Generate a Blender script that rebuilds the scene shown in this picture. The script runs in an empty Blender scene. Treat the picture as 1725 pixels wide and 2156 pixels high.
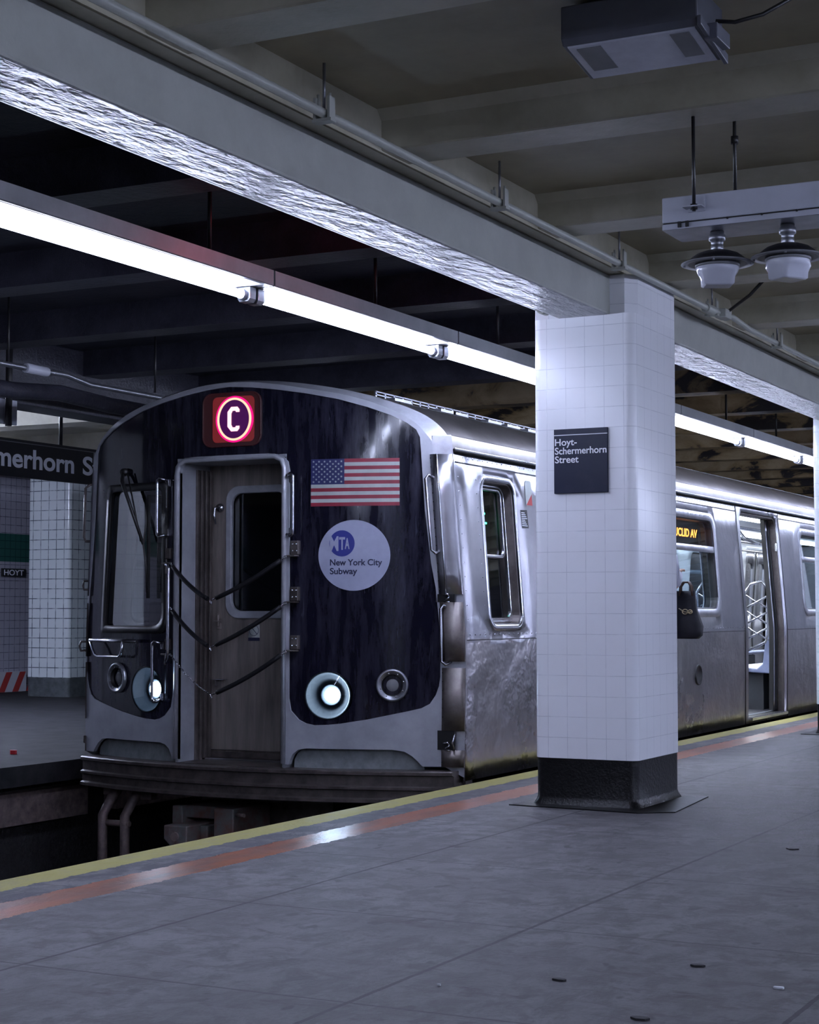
import bpy, bmesh, math, random
from mathutils import Vector, Matrix
from mathutils.geometry import delaunay_2d_cdt
random.seed(7)
PI = math.pi
sc = bpy.context.scene
COL = sc.collection

# ------------------------------------------------------------ camera, light, exposure
cam_d = bpy.data.cameras.new('camera'); cam = bpy.data.objects.new('camera', cam_d); COL.objects.link(cam)
cam_d.sensor_fit = 'HORIZONTAL'; cam_d.sensor_width = 36; cam_d.lens = 3652/1725*36
cam_d.clip_start = .05; cam_d.clip_end = 200
cam.location = (0, 0, 1.05)
cam.rotation_euler = (math.radians(90) + math.atan(210/3652), 0, math.radians(27.3))
sc.camera = cam
sc.view_settings.view_transform = 'Standard'; sc.view_settings.look = 'None'
sc.view_settings.gamma = 1; sc.view_settings.use_curve_mapping = False
sc.view_settings.exposure = 1.7
W = bpy.data.worlds.new('world'); sc.world = W; W.use_nodes = True
W.node_tree.nodes['Background'].inputs[0].default_value = (.30, .33, .55, 1)
W.node_tree.nodes['Background'].inputs[1].default_value = .03
TUBE = 24.0            # fluorescent tube emission
TUBE_COL = (.66, .73, 1.0)
PLAT_TUBE = 66.0       # tubes of the added, unseen row over the same platform
CAR_LIGHT = 10.0
HEAD = 42.0

# ------------------------------------------------------------ materials
MATS = {}
def N(nt, typ, **kw):
    n = nt.nodes.new(typ)
    for k, v in kw.items():
        if k.startswith('i_'):
            n.inputs[int(k[2:])].default_value = v
        else: setattr(n, k, v)
    return n
def noise(nt, scale, detail=4, rough=.6, vec=None, dist=0):
    n = N(nt, 'ShaderNodeTexNoise'); n.inputs['Scale'].default_value = scale
    n.inputs['Detail'].default_value = detail; n.inputs['Roughness'].default_value = rough; n.inputs['Distortion'].default_value = dist
    if vec is not None: nt.links.new(vec, n.inputs['Vector'])
    return n.outputs[0]
def mapv(nt, scale=(1, 1, 1)):
    tc = N(nt, 'ShaderNodeTexCoord'); m = N(nt, 'ShaderNodeMapping'); m.inputs['Scale'].default_value = scale
    nt.links.new(tc.outputs['Object'], m.inputs['Vector']); return m.outputs[0]
def ramp(nt, fac, stops):
    r = N(nt, 'ShaderNodeValToRGB'); e = r.color_ramp.elements
    while len(e) < len(stops): e.new(.5)
    for q, (p, c) in zip(e, stops):
        q.position = p; q.color = (*c, 1) if len(c) == 3 else c
    nt.links.new(fac, r.inputs[0]); return r.outputs[0]
def mth(nt, op, a, b=None, c=None):
    m = N(nt, 'ShaderNodeMath', operation=op)
    for i, v in enumerate((a, b, c)):
        if v is None: continue
        if isinstance(v, (int, float)): m.inputs[i].default_value = v
        else: nt.links.new(v, m.inputs[i])
    return m.outputs[0]
def mixc(nt, fac, a, b):
    m = N(nt, 'ShaderNodeMix', data_type='RGBA')
    for i, v in ((0, fac), (6, a), (7, b)):
        if isinstance(v, (int, float)): m.inputs[i].default_value = v
        elif isinstance(v, tuple): m.inputs[i].default_value = (*v, 1) if len(v) == 3 else v
        else: nt.links.new(v, m.inputs[i])
    return m.outputs[2]
def base(name, col, rough=.5, metal=0., spec=.5):
    m = bpy.data.materials.new(name); m.use_nodes = True; nt = m.node_tree
    b = nt.nodes['Principled BSDF']
    b.inputs['Base Color'].default_value = (*col, 1); b.inputs['Roughness'].default_value = rough
    b.inputs['Metallic'].default_value = metal; b.inputs['Specular IOR Level'].default_value = spec
    MATS[name] = m
    return m, nt, b
def bump(nt, b, h, strength=.3, dist=.01):
    n = N(nt, 'ShaderNodeBump'); n.inputs['Strength'].default_value = strength; n.inputs['Distance'].default_value = dist
    nt.links.new(h, n.inputs['Height']); nt.links.new(n.outputs[0], b.inputs['Normal'])
def mat(name, c1, c2=None, rough=.5, metal=0., ns=6, bs=0., bscale=20, bd=.01, stretch=(1, 1, 1), spec=.5, lo=.35, hi=.65, r2=None):
    m, nt, b = base(name, c1, rough, metal, spec)
    if c2 is not None:
        v = mapv(nt, stretch); f = noise(nt, ns, 5, .65, v)
        nt.links.new(ramp(nt, f, [(lo, c1), (hi, c2)]), b.inputs['Base Color'])
        if r2 is not None:
            nt.links.new(ramp(nt, f, [(lo, (rough,)*3), (hi, (r2,)*3)]), b.inputs['Roughness'])
    if bs: bump(nt, b, noise(nt, bscale, 4, .6, mapv(nt, stretch)), bs, bd)
    return m
def emit(name, col, s, base_col=(.02, .02, .02)):
    m, nt, b = base(name, base_col, .4)
    b.inputs['Emission Color'].default_value = (*col, 1); b.inputs['Emission Strength'].default_value = s
    return m
def glass(name, col=(.8, .9, .95), rough=.02, f0=.09, fac=.9):
    # thin pane: mostly transparent with a fresnel mirror reflection
    m = bpy.data.materials.new(name); m.use_nodes = True; nt = m.node_tree; nt.nodes.clear()
    o = N(nt, 'ShaderNodeOutputMaterial'); t = N(nt, 'ShaderNodeBsdfTransparent'); g = N(nt, 'ShaderNodeBsdfGlossy')
    t.inputs[0].default_value = (*[c*fac for c in col], 1); g.inputs['Roughness'].default_value = rough
    lw = N(nt, 'ShaderNodeLayerWeight'); lw.inputs[0].default_value = .5
    fr = mth(nt, 'ADD', f0, mth(nt, 'MULTIPLY', 1-f0, mth(nt, 'POWER', lw.outputs['Facing'], 4.)))
    x = N(nt, 'ShaderNodeMixShader'); nt.links.new(fr, x.inputs[0]); nt.links.new(t.outputs[0], x.inputs[1]); nt.links.new(g.outputs[0], x.inputs[2])
    nt.links.new(x.outputs[0], o.inputs[0]); MATS[name] = m
    return m

def tile_mat(name, col, grout, size, zoff=0., xoff=0., yoff=0., lw=.006, rough=.25, bs=.5, band=None, dark=1.0):
    m, nt, b = base(name, col, rough)
    tc = N(nt, 'ShaderNodeTexCoord'); s = N(nt, 'ShaderNodeSeparateXYZ'); nt.links.new(tc.outputs['Object'], s.inputs[0])
    sn = N(nt, 'ShaderNodeSeparateXYZ'); nt.links.new(tc.outputs['Normal'], sn.inputs[0])
    def line(c, off):
        f = mth(nt, 'FRACT', mth(nt, 'DIVIDE', mth(nt, 'SUBTRACT', c, off-50*size), size))
        d = mth(nt, 'MINIMUM', f, mth(nt, 'SUBTRACT', 1., f))
        return mth(nt, 'LESS_THAN', d, lw/size/2)
    lz = line(s.outputs[2], zoff)
    lx = mth(nt, 'MULTIPLY', line(s.outputs[0], xoff), mth(nt, 'GREATER_THAN', mth(nt, 'ABSOLUTE', sn.outputs[1]), .8))
    ly = mth(nt, 'MULTIPLY', line(s.outputs[1], yoff), mth(nt, 'GREATER_THAN', mth(nt, 'ABSOLUTE', sn.outputs[0]), .8))
    L = mth(nt, 'MAXIMUM', lz, mth(nt, 'MAXIMUM', lx, ly))
    nf = noise(nt, 2.5, 4, .6, mapv(nt)); 
    c0 = mixc(nt, mth(nt, 'MULTIPLY', nf, .25), col, tuple(c*.75 for c in col))
    worn = noise(nt, 9, 3, .6, mapv(nt))
    fl = mth(nt, 'MULTIPLY', L, ramp(nt, worn, [(.35, (dark*.35,)*3), (.6, (dark,)*3)]))
    cc = mixc(nt, fl, c0, grout)
    if band:
        for z0, z1, bc in band:
            k = mth(nt, 'MULTIPLY', mth(nt, 'GREATER_THAN', s.outputs[2], z0), mth(nt, 'LESS_THAN', s.outputs[2], z1))
            cc = mixc(nt, k, cc, mixc(nt, L, bc, tuple(q*.5 for q in bc)))
    nt.links.new(cc, b.inputs['Base Color'])
    h = mth(nt, 'SUBTRACT', mth(nt, 'MULTIPLY', noise(nt, 35, 3, .6, mapv(nt)), .15), L)
    bump(nt, b, h, bs, .003)
    return m

mat('girder_paint', (.36, .375, .34), (.31, .32, .29), .42, ns=5, bs=.35, bscale=14, bd=.006)
# girder soffit: thick wrinkled gloss paint
mat('soffit_paint', (.34, .35, .36), (.24, .25, .25), .33, ns=8, bs=1., bscale=6.5, bd=.035, stretch=(2.4, 1., 1), spec=.45)
mat('ceiling_paint', (.33, .295, .20), (.24, .215, .145), .5, ns=1.6, bs=.3, bscale=6, bd=.01)
mat('beam_paint', (.44, .42, .33), (.32, .30, .22), .42, ns=2.4, bs=.4, bscale=9, bd=.01)
def track_mat(name, c1, c2, rough):
    m, nt, b = base(name, c1, rough)
    tc = N(nt, 'ShaderNodeTexCoord'); s = N(nt, 'ShaderNodeSeparateXYZ'); nt.links.new(tc.outputs['Object'], s.inputs[0])
    c = ramp(nt, noise(nt, 5, 5, .7, mapv(nt)), [(.35, c1), (.65, c2)])
    pf = noise(nt, 1.7, 6, .6, mapv(nt, (1, 1.6, 2)), .6)
    peel = ramp(nt, pf, [(.44, (.012, .010, .012)), (.48, (.20, .14, .065)), (.62, (.32, .25, .15))])
    yk = ramp(nt, mth(nt, 'DIVIDE', s.outputs[1], 40.), [(.33, (0, 0, 0)), (.36, (1, 1, 1))])
    nt.links.new(mixc(nt, yk, c, peel), b.inputs['Base Color'])
    bump(nt, b, noise(nt, 25, 5, .7, mapv(nt)), .8, .012)
track_mat('track_ceiling', (.022, .024, .040), (.010, .011, .020), .6)
track_mat('track_beam', (.042, .042, .060), (.018, .018, .028), .34)
tile_mat('column_tile', (.82, .84, .88), (.42, .44, .50), .112, zoff=.256, xoff=-.212, yoff=.02, lw=.0035, rough=.25, bs=.6, dark=.55)
tile_mat('far_tile', (.52, .56, .58), (.06, .07, .09), .122, zoff=.236, xoff=.0, yoff=.02, lw=.010, rough=.2)
tile_mat('wall_tile', (.36, .35, .42), (.10, .10, .14), .105, zoff=.2, lw=.009, rough=.25, band=[(1.71, 2.08, (.02, .085, .075))])
mat('black_base', (.005, .005, .006), (.010, .010, .011), .3, spec=.22, ns=30, bs=.7, bscale=60, bd=.004)
mat('grey_base', (.07, .08, .085), (.03, .035, .04), .6, ns=12)
mat('steel', (.42, .42, .45), (.30, .30, .33), .27, metal=1, ns=1.2, bs=.55, bscale=2.6, bd=.02, stretch=(1, 1, 1.0), r2=.36)
mat('steel_low', (.44, .42, .43), (.32, .295, .29), .27, metal=1, ns=1.0, bs=.9, bscale=2.6, bd=.03, r2=.38)
mat('steel_bright', (.60, .61, .65), (.45, .46, .5), .25, metal=1, ns=4)
mat('roof_metal', (.30, .28, .27), (.20, .185, .175), .36, metal=1, ns=3, bs=.2, bscale=4)
mat('door_steel', (.27, .235, .215), (.16, .14, .13), .42, metal=.35, ns=5, stretch=(4, 1, .35), bs=.15, bscale=30)
mat('jamb_metal', (.22, .195, .185), (.12, .105, .10), .45, metal=.8, ns=6)
mat('shell_paint', (.35, .36, .40), (.25, .26, .29), .38, metal=.1, ns=3.5, bs=.1, bscale=50, bd=.002)
mat('frame_paint', (.40, .41, .45), (.30, .31, .34), .32, metal=.25, ns=9)
mat('pocket_paint', (.22, .24, .25), (.14, .155, .165), .5, ns=14)
mat('rubber', (.010, .010, .011), None, .45)
mat('hose_rubber', (.008, .008, .010), None, .5, spec=.2)
mat('dark_iron', (.12, .10, .095), (.045, .038, .038), .38, metal=.35, ns=9, bs=.4, bscale=30, bd=.004)
mat('lamp_bowl', (.006, .008, .011), None, .5, spec=.12)
mat('rust_iron', (.20, .15, .14), (.09, .07, .07), .6, metal=.2, ns=14, bs=.5, bscale=30, bd=.004)
mat('coupler_iron', (.13, .14, .14), (.13, .065, .05), .55, metal=.3, ns=9, bs=.5, bscale=24, bd=.006)
mat('chrome', (.55, .55, .60), (.40, .40, .44), .25, metal=1, ns=20)
mat('white_enamel', (.50, .52, .60), (.42, .44, .5), .32, ns=3)
mat('white_glass', (.58, .60, .68), None, .12)
mat('galv', (.34, .35, .38), (.25, .26, .29), .35, metal=.8, ns=12)
mat('grey_enamel', (.20, .205, .22), (.15, .155, .17), .4, ns=5)
mat('fixture_box', (.10, .105, .13), (.075, .08, .10), .4, ns=5)
mat('reflector', (.75, .77, .82), None, .35)
mat('lens_plastic', (.60, .62, .70), (.52, .54, .62), .25, ns=14)
mat('black_paint', (.012, .012, .014), None, .4)
mat('sign_blue', (.006, .009, .030), (.014, .017, .038), .38, spec=.25, ns=10, lo=.5, hi=.75)
mat('sign_black', (.006, .007, .010), None, .4)
mat('letter_white', (.80, .82, .88), None, .5)
mat('decal_white', (.38, .41, .39), (.31, .34, .33), .45, ns=9)
mat('disc_white', (.30, .315, .42), (.25, .265, .36), .45, ns=6)
mat('decal_red', (.24, .014, .035), (.18, .012, .028), .4, ns=9)
mat('decal_blue', (.012, .015, .085), None, .4)
mat('logo_blue', (.015, .022, .19), None, .4)
mat('print_navy', (.012, .014, .05), None, .4)
mat('stripe_red', (.36, .03, .03), None, .5)
mat('stripe_white', (.45, .46, .52), None, .5)
mat('wood_tie', (.02, .016, .014), None, .8)
mat('ballast', (.018, .017, .020), (.008, .008, .009), .8, ns=20, bs=.8, bscale=25, bd=.03)
mat('rail_steel', (.10, .09, .09), None, .4, metal=1)
mat('floor_far', (.028, .028, .030), (.012, .012, .014), .75, spec=.12, ns=4, bs=.2, bscale=40)
mat('car_floor', (.05, .05, .06), (.035, .035, .045), .45, ns=9)
mat('car_wall', (.36, .38, .42), None, .35)
mat('seat_plastic', (.30, .34, .50), (.22, .25, .40), .3, ns=8)
mat('cab_dark', (.03, .035, .045), (.02, .022, .03), .5, ns=4)
mat('coat_cloth', (.42, .43, .50), (.33, .34, .40), .8, ns=12)
mat('trouser_cloth', (.03, .03, .045), None, .8)
mat('shoe_leather', (.015, .013, .013), None, .4)
mat('bag_leather', (.006, .006, .010), (.012, .012, .018), .55, spec=.25, ns=14, bs=.4, bscale=60, bd=.003)
mat('skin', (.42, .26, .19), None, .5)
mat('hair', (.05, .025, .015), None, .45)
mat('gold', (.6, .5, .3), None, .3, metal=1)
mat('paper', (.6, .62, .66), None, .7)
mat('dark_litter', (.02, .02, .022), None, .7)
mat('red_litter', (.5, .02, .03), None, .5)
emit('tube_light', TUBE_COL, TUBE, (.9, .9, .9))
emit('tube_light_added', TUBE_COL, PLAT_TUBE, (.9, .9, .9))
emit('car_lamp', (.85, .92, 1.), CAR_LIGHT, (.9, .9, .9))
emit('head_lamp', (.62, .82, 1.), HEAD, (.9, .9, .9))
emit('led_ring', (1., .62, .42), .42)
emit('led_letter', (1., .42, .50), .7)
emit('led_field', (.22, .0, .30), .07)
emit('halo_glow', (1., .0, .25), .32)
emit('housing_glow', (1., .06, .10), .004)  # sign housing given a faint red glow of its own
emit('inner_glow', (1., .08, .09), .045)
emit('tube_light_added_far', TUBE_COL, 170., (.9, .9, .9))  # added tubes out of view, brightening the far platform
emit('led_amber', (1., .30, .05), 2.2)
emit('led_green', (.05, 1., .35), 6.)
emit('added_red_light', (1., .02, .04), 22.)  # red tint for the track beams, from an added lamp
glass('window_glass', (.62, .74, .84), f0=.12)
glass('cab_glass', (.40, .46, .50), .03, .34)
glass('door_glass', (.35, .42, .45), .04, .14)
glass('lamp_glass', (.85, .9, 1.), .05, .04)
# black front mask: glossy, dusty and scuffed
m, nt, b = base('mask_black', (.006, .006, .012), .16, 0, .38)
v = mapv(nt, (5, 1, .7)); f = noise(nt, 3, 6, .7, v)
v2 = mapv(nt, (26, 1, 2.2)); g = noise(nt, 1.6, 3, .6, v2, .8)
cc = ramp(nt, f, [(.45, (.006, .006, .013)), (.72, (.030, .029, .045))])
sc2 = ramp(nt, g, [(.66, (0, 0, 0)), (.74, (1, 1, 1))])
nt.links.new(mixc(nt, mth(nt, 'MULTIPLY', sc2, .5), cc, (.07, .075, .10)), b.inputs['Base Color'])
nt.links.new(ramp(nt, f, [(.4, (.08,)*3), (.7, (.2,)*3)]), b.inputs['Roughness'])
bump(nt, b, noise(nt, 3, 2, .5, mapv(nt)), .15, .01)
# platform concrete with joints, yellow edge stripe and worn orange stripe
m, nt, b = base('platform_concrete', (.1, .1, .11), .5)
tc = N(nt, 'ShaderNodeTexCoord'); s = N(nt, 'ShaderNodeSeparateXYZ'); nt.links.new(tc.outputs['Object'], s.inputs[0])
X_, Y_ = s.outputs[0], s.outputs[1]
wob = mth(nt, 'MULTIPLY', mth(nt, 'SUBTRACT', noise(nt, 9, 5, .75, mapv(nt)), .5), .10)
big = noise(nt, 1.1, 6, .65, mapv(nt, (1.0, 1.0, 1)))
sm = noise(nt, 5, 6, .72, mapv(nt, (1.6, 1.0, 1)), .4)
fine = noise(nt, 55, 3, .7, mapv(nt))
c = mixc(nt, ramp(nt, sm, [(.40, (0, 0, 0)), (.56, (1, 1, 1))]), (.052, .048, .050), (.170, .167, .172))
c = mixc(nt, ramp(nt, big, [(.35, (0, 0, 0)), (.65, (1, 1, 1))]), mixc(nt, .6, c, (.075, .07, .074)), c)
c = mixc(nt, ramp(nt, fine, [(.3, (.35,)*3), (.5, (0, 0, 0))]), c, (.07, .07, .07))
fleck = noise(nt, 6, 6, .75, mapv(nt, (.7, 1.5, 1)), .5)
c = mixc(nt, ramp(nt, fleck, [(.34, (.75,)*3), (.48, (0, 0, 0))]), c, (.055, .045, .048))
spots = noise(nt, 9, 2, .5, mapv(nt, (1, .6, 1)))
c = mixc(nt, ramp(nt, spots, [(.66, (0, 0, 0)), (.70, (.7,)*3)]), c, (.05, .048, .05))
def joint(cd, off, per, w):
    t = mth(nt, 'FRACT', mth(nt, 'DIVIDE', mth(nt, 'SUBTRACT', mth(nt, 'ADD', cd, mth(nt, 'MULTIPLY', wob, .12)), off-50*per), per))
    return mth(nt, 'LESS_THAN', mth(nt, 'MINIMUM', t, mth(nt, 'SUBTRACT', 1., t)), w/per/2)
J = mth(nt, 'MAXIMUM', joint(X_, -3.43, 1.11, .016), mth(nt, 'MULTIPLY', joint(Y_, 4.13, 1.235, .013), .85))
c = mixc(nt, mth(nt, 'MULTIPLY', J, ramp(nt, sm, [(.3, (1, 1, 1)), (.7, (.55,)*3)])), c, (.022, .02, .025))
xw = mth(nt, 'ADD', X_, wob)
def band(a, b_):
    return mth(nt, 'MULTIPLY', mth(nt, 'GREATER_THAN', xw, a), mth(nt, 'LESS_THAN', xw, b_))
dirty = band(-4.40, -4.19)
c = mixc(nt, mth(nt, 'MULTIPLY', dirty, mth(nt, 'MULTIPLY', ramp(nt, sm, [(.42, (1, 1, 1)), (.55, (0, 0, 0))]), .8)), c, (.045, .042, .055))
orange = band(-4.21, -4.0)
wear = noise(nt, 2.3, 6, .7, mapv(nt, (3, .5, 1)))
of = mth(nt, 'MULTIPLY', orange, ramp(nt, wear, [(.38, (.30,)*3), (.56, (.9,)*3)]))
c = mixc(nt, of, c, (.34, .13, .07))
yel = mth(nt, 'LESS_THAN', xw, -4.395)
c = mixc(nt, mth(nt, 'MULTIPLY', yel, ramp(nt, sm, [(.3, (.65,)*3), (.5, (.97,)*3)])), c, (.30, .27, .08))
nt.links.new(c, b.inputs['Base Color'])
rr = ramp(nt, sm, [(.35, (.55,)*3), (.65, (.75,)*3)])
rr = mixc(nt, orange, rr, (.3, .3, .3))
b.inputs['Specular IOR Level'].default_value = .35
nt.links.new(rr, b.inputs['Roughness'])
h = mth(nt, 'SUBTRACT', mth(nt, 'ADD', mth(nt, 'MULTIPLY', fine, .25), mth(nt, 'MULTIPLY', sm, .5)), J)
bump(nt, b, h, .8, .008)

# ------------------------------------------------------------ mesh builder
class MB:
    def __init__(s): s.v = []; s.f = []; s.m = []; s.sm = []
    def add(s, vs, fs, mi=0, smooth=False):
        o = len(s.v); s.v += [tuple(q) for q in vs]
        for f in fs: s.f.append([i+o for i in f]); s.m.append(mi); s.sm.append(smooth)
        return s
    def box(s, x0, x1, y0, y1, z0, z1, mi=0, top=None):
        vs = [(x, y, z) for z in (z0, z1) for x, y in ((x0, y0), (x1, y0), (x1, y1), (x0, y1))]
        if top:   # taper of the upper face (dx, dy)
            dx, dy = top
            for i, (sx, sy) in zip(range(4, 8), ((1, 1), (-1, 1), (-1, -1), (1, -1))):
                x, y, z = vs[i]; vs[i] = (x+sx*dx, y+sy*dy, z)
        return s.add(vs, [(0, 3, 2, 1), (4, 5, 6, 7), (0, 1, 5, 4), (1, 2, 6, 5), (2, 3, 7, 6), (3, 0, 4, 7)], mi)
    def tube(s, pts, r, n=12, mi=0, caps=True, closed=False):
        P = [Vector(p) for p in pts]; R = r if isinstance(r, (list, tuple)) else [r]*len(P)
        vs = []; up = None
        for i, p in enumerate(P):
            if closed: d = P[(i+1) % len(P)] - P[i-1]
            else: d = P[min(i+1, len(P)-1)] - P[max(i-1, 0)]
            d.normalize()
            if up is None:
                up = Vector((0, 0, 1)) if abs(d.z) < .9 else Vector((0, 1, 0))
            a = d.cross(up); a.normalize(); bb = a.cross(d); bb.normalize(); up = bb
            vs += [p + (a*math.cos(2*PI*k/n) + bb*math.sin(2*PI*k/n))*R[i] for k in range(n)]
        fs = []
        m = len(P)
        for i in range(m if closed else m-1):
            j = (i+1) % m
            fs += [(i*n+k, i*n+(k+1) % n, j*n+(k+1) % n, j*n+k) for k in range(n)]
        s.add(vs, fs, mi, True)
        if caps and not closed:
            s.add(vs[:n], [tuple(range(n))[::-1]], mi); s.add(vs[-n:], [tuple(range(n))], mi)
        return s
    def lathe(s, prof, c=(0, 0, 0), n=32, mi=0, axis='z', sm=True):
        # prof: (radius, height)
        vs = []; 
        for r, hh in prof:
            for k in range(n):
                a = 2*PI*k/n; p = (r*math.cos(a), r*math.sin(a), hh)
                if axis == 'y': p = (p[0], hh, p[1])
                if axis == 'x': p = (hh, p[0], p[1])
                vs.append((c[0]+p[0], c[1]+p[1], c[2]+p[2]))
        fs = [(i*n+k, i*n+(k+1) % n, (i+1)*n+(k+1) % n, (i+1)*n+k) for i in range(len(prof)-1) for k in range(n)]
        return s.add(vs, fs, mi, sm)
    def prism(s, poly, a, b, plane='xz', mi=0):
        # extrude a 2D polygon along the remaining axis
        n = len(poly)
        def P(p, t): return {'xz': (p[0], t, p[1]), 'yz': (t, p[0], p[1]), 'xy': (p[0], p[1], t)}[plane]
        vs = [P(p, a) for p in poly] + [P(p, b) for p in poly]
        return s.add(vs, [tuple(range(n)), tuple(range(n, 2*n))[::-1]] + [(i, (i+1) % n, n+(i+1) % n, n+i) for i in range(n)], mi)
    def build(s, name, mats, parent=None, bevel=0, seg=2, nf=None):
        me = bpy.data.meshes.new(name); me.from_pydata(s.v, [], s.f)
        if not isinstance(mats, (list, tuple)): mats = [mats]
        for m_ in mats: me.materials.append(MATS[m_])
        me.polygons.foreach_set('material_index', s.m); me.polygons.foreach_set('use_smooth', s.sm)
        bm = bmesh.new(); bm.from_mesh(me); bmesh.ops.remove_doubles(bm, verts=bm.verts, dist=1e-5)
        bmesh.ops.recalc_face_normals(bm, faces=bm.faces); bm.to_mesh(me); bm.free()
        if nf:
            ln = []
            for p in me.polygons:
                for vi in p.vertices:
                    a = nf(me.vertices[vi].co); d = a.dot(p.normal)
                    ln.append(tuple(a if d > .97 else (-a if d < -.97 else p.normal)))
            me.normals_split_custom_set(ln)
        o = bpy.data.objects.new(name, me); COL.objects.link(o)
        if bevel:
            bv = o.modifiers.new('bevel', 'BEVEL'); bv.width = bevel; bv.segments = seg; bv.limit_method = 'ANGLE'; bv.angle_limit = math.radians(50)
        if parent is not None: attach(o, parent)
        return o
WORLD = {}
def attach(o, parent):
    o.parent = parent
    # parts are modelled in world coordinates of their thing's empty unless LOCAL
    loc = WORLD.get(parent.name, None)
    if loc is not None and not parent.get('_local'): o.location = -Vector(loc)
def thing(name, label, cat, loc=(0, 0, 0), group=None, local=False):
    o = bpy.data.objects.new(name, None); COL.objects.link(o); o.location = loc; o.empty_display_size = .1
    o['label'] = label; o['category'] = cat
    if group: o['group'] = group
    if not local: WORLD[o.name] = tuple(loc)
    return o
def tag(o, label, cat, group=None):
    o['label'] = label; o['category'] = cat
    if group: o['group'] = group
    return o
def struct(o, label=None): 
    o['kind'] = 'structure'
    if label: o['label'] = label
    return o
def copy_tree(o, parent=None):
    c_ = o.copy(); COL.objects.link(c_)
    if parent is not None: c_.parent = parent
    for ch in list(o.children): copy_tree(ch, c_)
    return c_
def rrect(x0, x1, z0, z1, r, n=6):
    rs = r if isinstance(r, (list, tuple)) else [r]*4     # bl br tr tl
    out = []
    for (cx, cz, a0), rr in zip(((x0, z0, 180), (x1, z0, 270), (x1, z1, 0), (x0, z1, 90)), rs):
        ox = cx + (rr if cx == x0 else -rr); oz = cz + (rr if cz == z0 else -rr)
        if rr <= 0: out.append((cx, cz)); continue
        out += [(ox+rr*math.cos(math.radians(a0+90*k/n)), oz+rr*math.sin(math.radians(a0+90*k/n))) for k in range(n+1)]
    return out
def circ(cx, cz, r, n=40, rz=None): return [(cx+r*math.cos(2*PI*k/n), cz+(rz or r)*math.sin(2*PI*k/n)) for k in range(n)]
def pip(p, poly):
    x, y = p; c_ = False; n = len(poly); j = n-1
    for i in range(n):
        xi, yi = poly[i]; xj, yj = poly[j]
        if (yi > y) != (yj > y) and x < (xj-xi)*(y-yi)/(yj-yi)+xi: c_ = not c_
        j = i
    return c_
def plate(mb, outline, holes, fmap, th, step=.08, mi=0, zs=(), sm=True, seg=None):
    """2D region with holes -> mapped sheet of thickness th. fmap(a, b, off) -> xyz, off>0 is inwards"""
    seg = seg or step
    V, E_ = [], []
    def ring(poly):
        q = []
        n = len(poly)
        for i in range(n):
            a, b_ = poly[i], poly[(i+1) % n]; L_ = math.dist(a, b_); k = max(1, int(math.ceil(L_/seg)))
            q += [(a[0]+(b_[0]-a[0])*t/k, a[1]+(b_[1]-a[1])*t/k) for t in range(k)]
        o = len(V); V.extend(q); E_.extend((o+i, o+(i+1) % len(q)) for i in range(len(q)))
        return q
    O = ring(outline); H = [ring(hh) for hh in holes]
    xs = [p[0] for p in O]; ys = [p[1] for p in O]
    RV = list(V); rj = (min(seg, step)*.45)**2
    gx = [min(xs)+step*.5+step*i for i in range(int((max(xs)-min(xs))/step)+1)]
    gy = sorted(set([min(ys)+step*.5+step*i for i in range(int((max(ys)-min(ys))/step)+1)] + list(zs)))
    for x in gx:
        for y in gy:
            if pip((x, y), O) and not any(pip((x, y), hh) for hh in H) and min((x-a)**2+(y-b_)**2 for a, b_ in RV) > rj: V.append((x+1e-4*random.random(), y))
    vs, es, fs, *_ = delaunay_2d_cdt([Vector(p) for p in V], E_, [], 0, 1e-6)
    keep = []
    for f_ in fs:
        cx = sum(vs[i].x for i in f_)/len(f_); cy = sum(vs[i].y for i in f_)/len(f_)
        if pip((cx, cy), O) and not any(pip((cx, cy), hh) for hh in H): keep.append(list(f_))
    P0 = [fmap(q.x, q.y, 0.) for q in vs]
    mb.add(P0, keep, mi, sm)
    if th:
        P1 = [fmap(q.x, q.y, th) for q in vs]
        mb.add(P1, [f_[::-1] for f_ in keep], mi, sm)
        cnt = {}
        for f_ in keep:
            for i in range(len(f_)):
                e = (f_[i], f_[(i+1) % len(f_)]); cnt[tuple(sorted(e))] = cnt.get(tuple(sorted(e)), 0)+1
        o = len(P0); sides = [(a, b_, b_+o, a+o) for (a, b_), c_ in cnt.items() if c_ == 1]
        mb.add(P0+P1, sides, mi, False)
    return mb
def text_mesh(body, size, bold=0., spacing=1.):
    cu = bpy.data.curves.new('t', 'FONT'); cu.body = body; cu.size = size; cu.offset = bold; cu.space_character = spacing; cu.extrude = .0008
    o = bpy.data.objects.new('t', cu); COL.objects.link(o)
    bpy.context.view_layer.update()
    me = bpy.data.meshes.new_from_object(o.evaluated_get(bpy.context.evaluated_depsgraph_get()))
    COL.objects.unlink(o); bpy.data.objects.remove(o); bpy.data.curves.remove(cu)
    return me
def text_on(name, body, size, fmap, material, parent=None, width=None, bold=0., extra_h=1., subdiv=False):
    """letters laid on a surface: fmap(a, b, t) with t lifting off the surface; a starts at 0, baseline b=0"""
    me = text_mesh(body, size, bold)
    xs = [v_.co.x for v_ in me.vertices]; k = 1.
    if width: k = width/(max(xs)-min(xs))
    x0 = min(xs)
    for v_ in me.vertices:
        v_.co = Vector(fmap((v_.co.x-x0)*k, v_.co.y*extra_h, v_.co.z+.0008))
    me.materials.clear(); me.materials.append(MATS[material])
    for p in me.polygons: p.material_index = 0
    me.name = name
    o = bpy.data.objects.new(name, me); COL.objects.link(o)
    if parent is not None: attach(o, parent)
    return o

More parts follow.
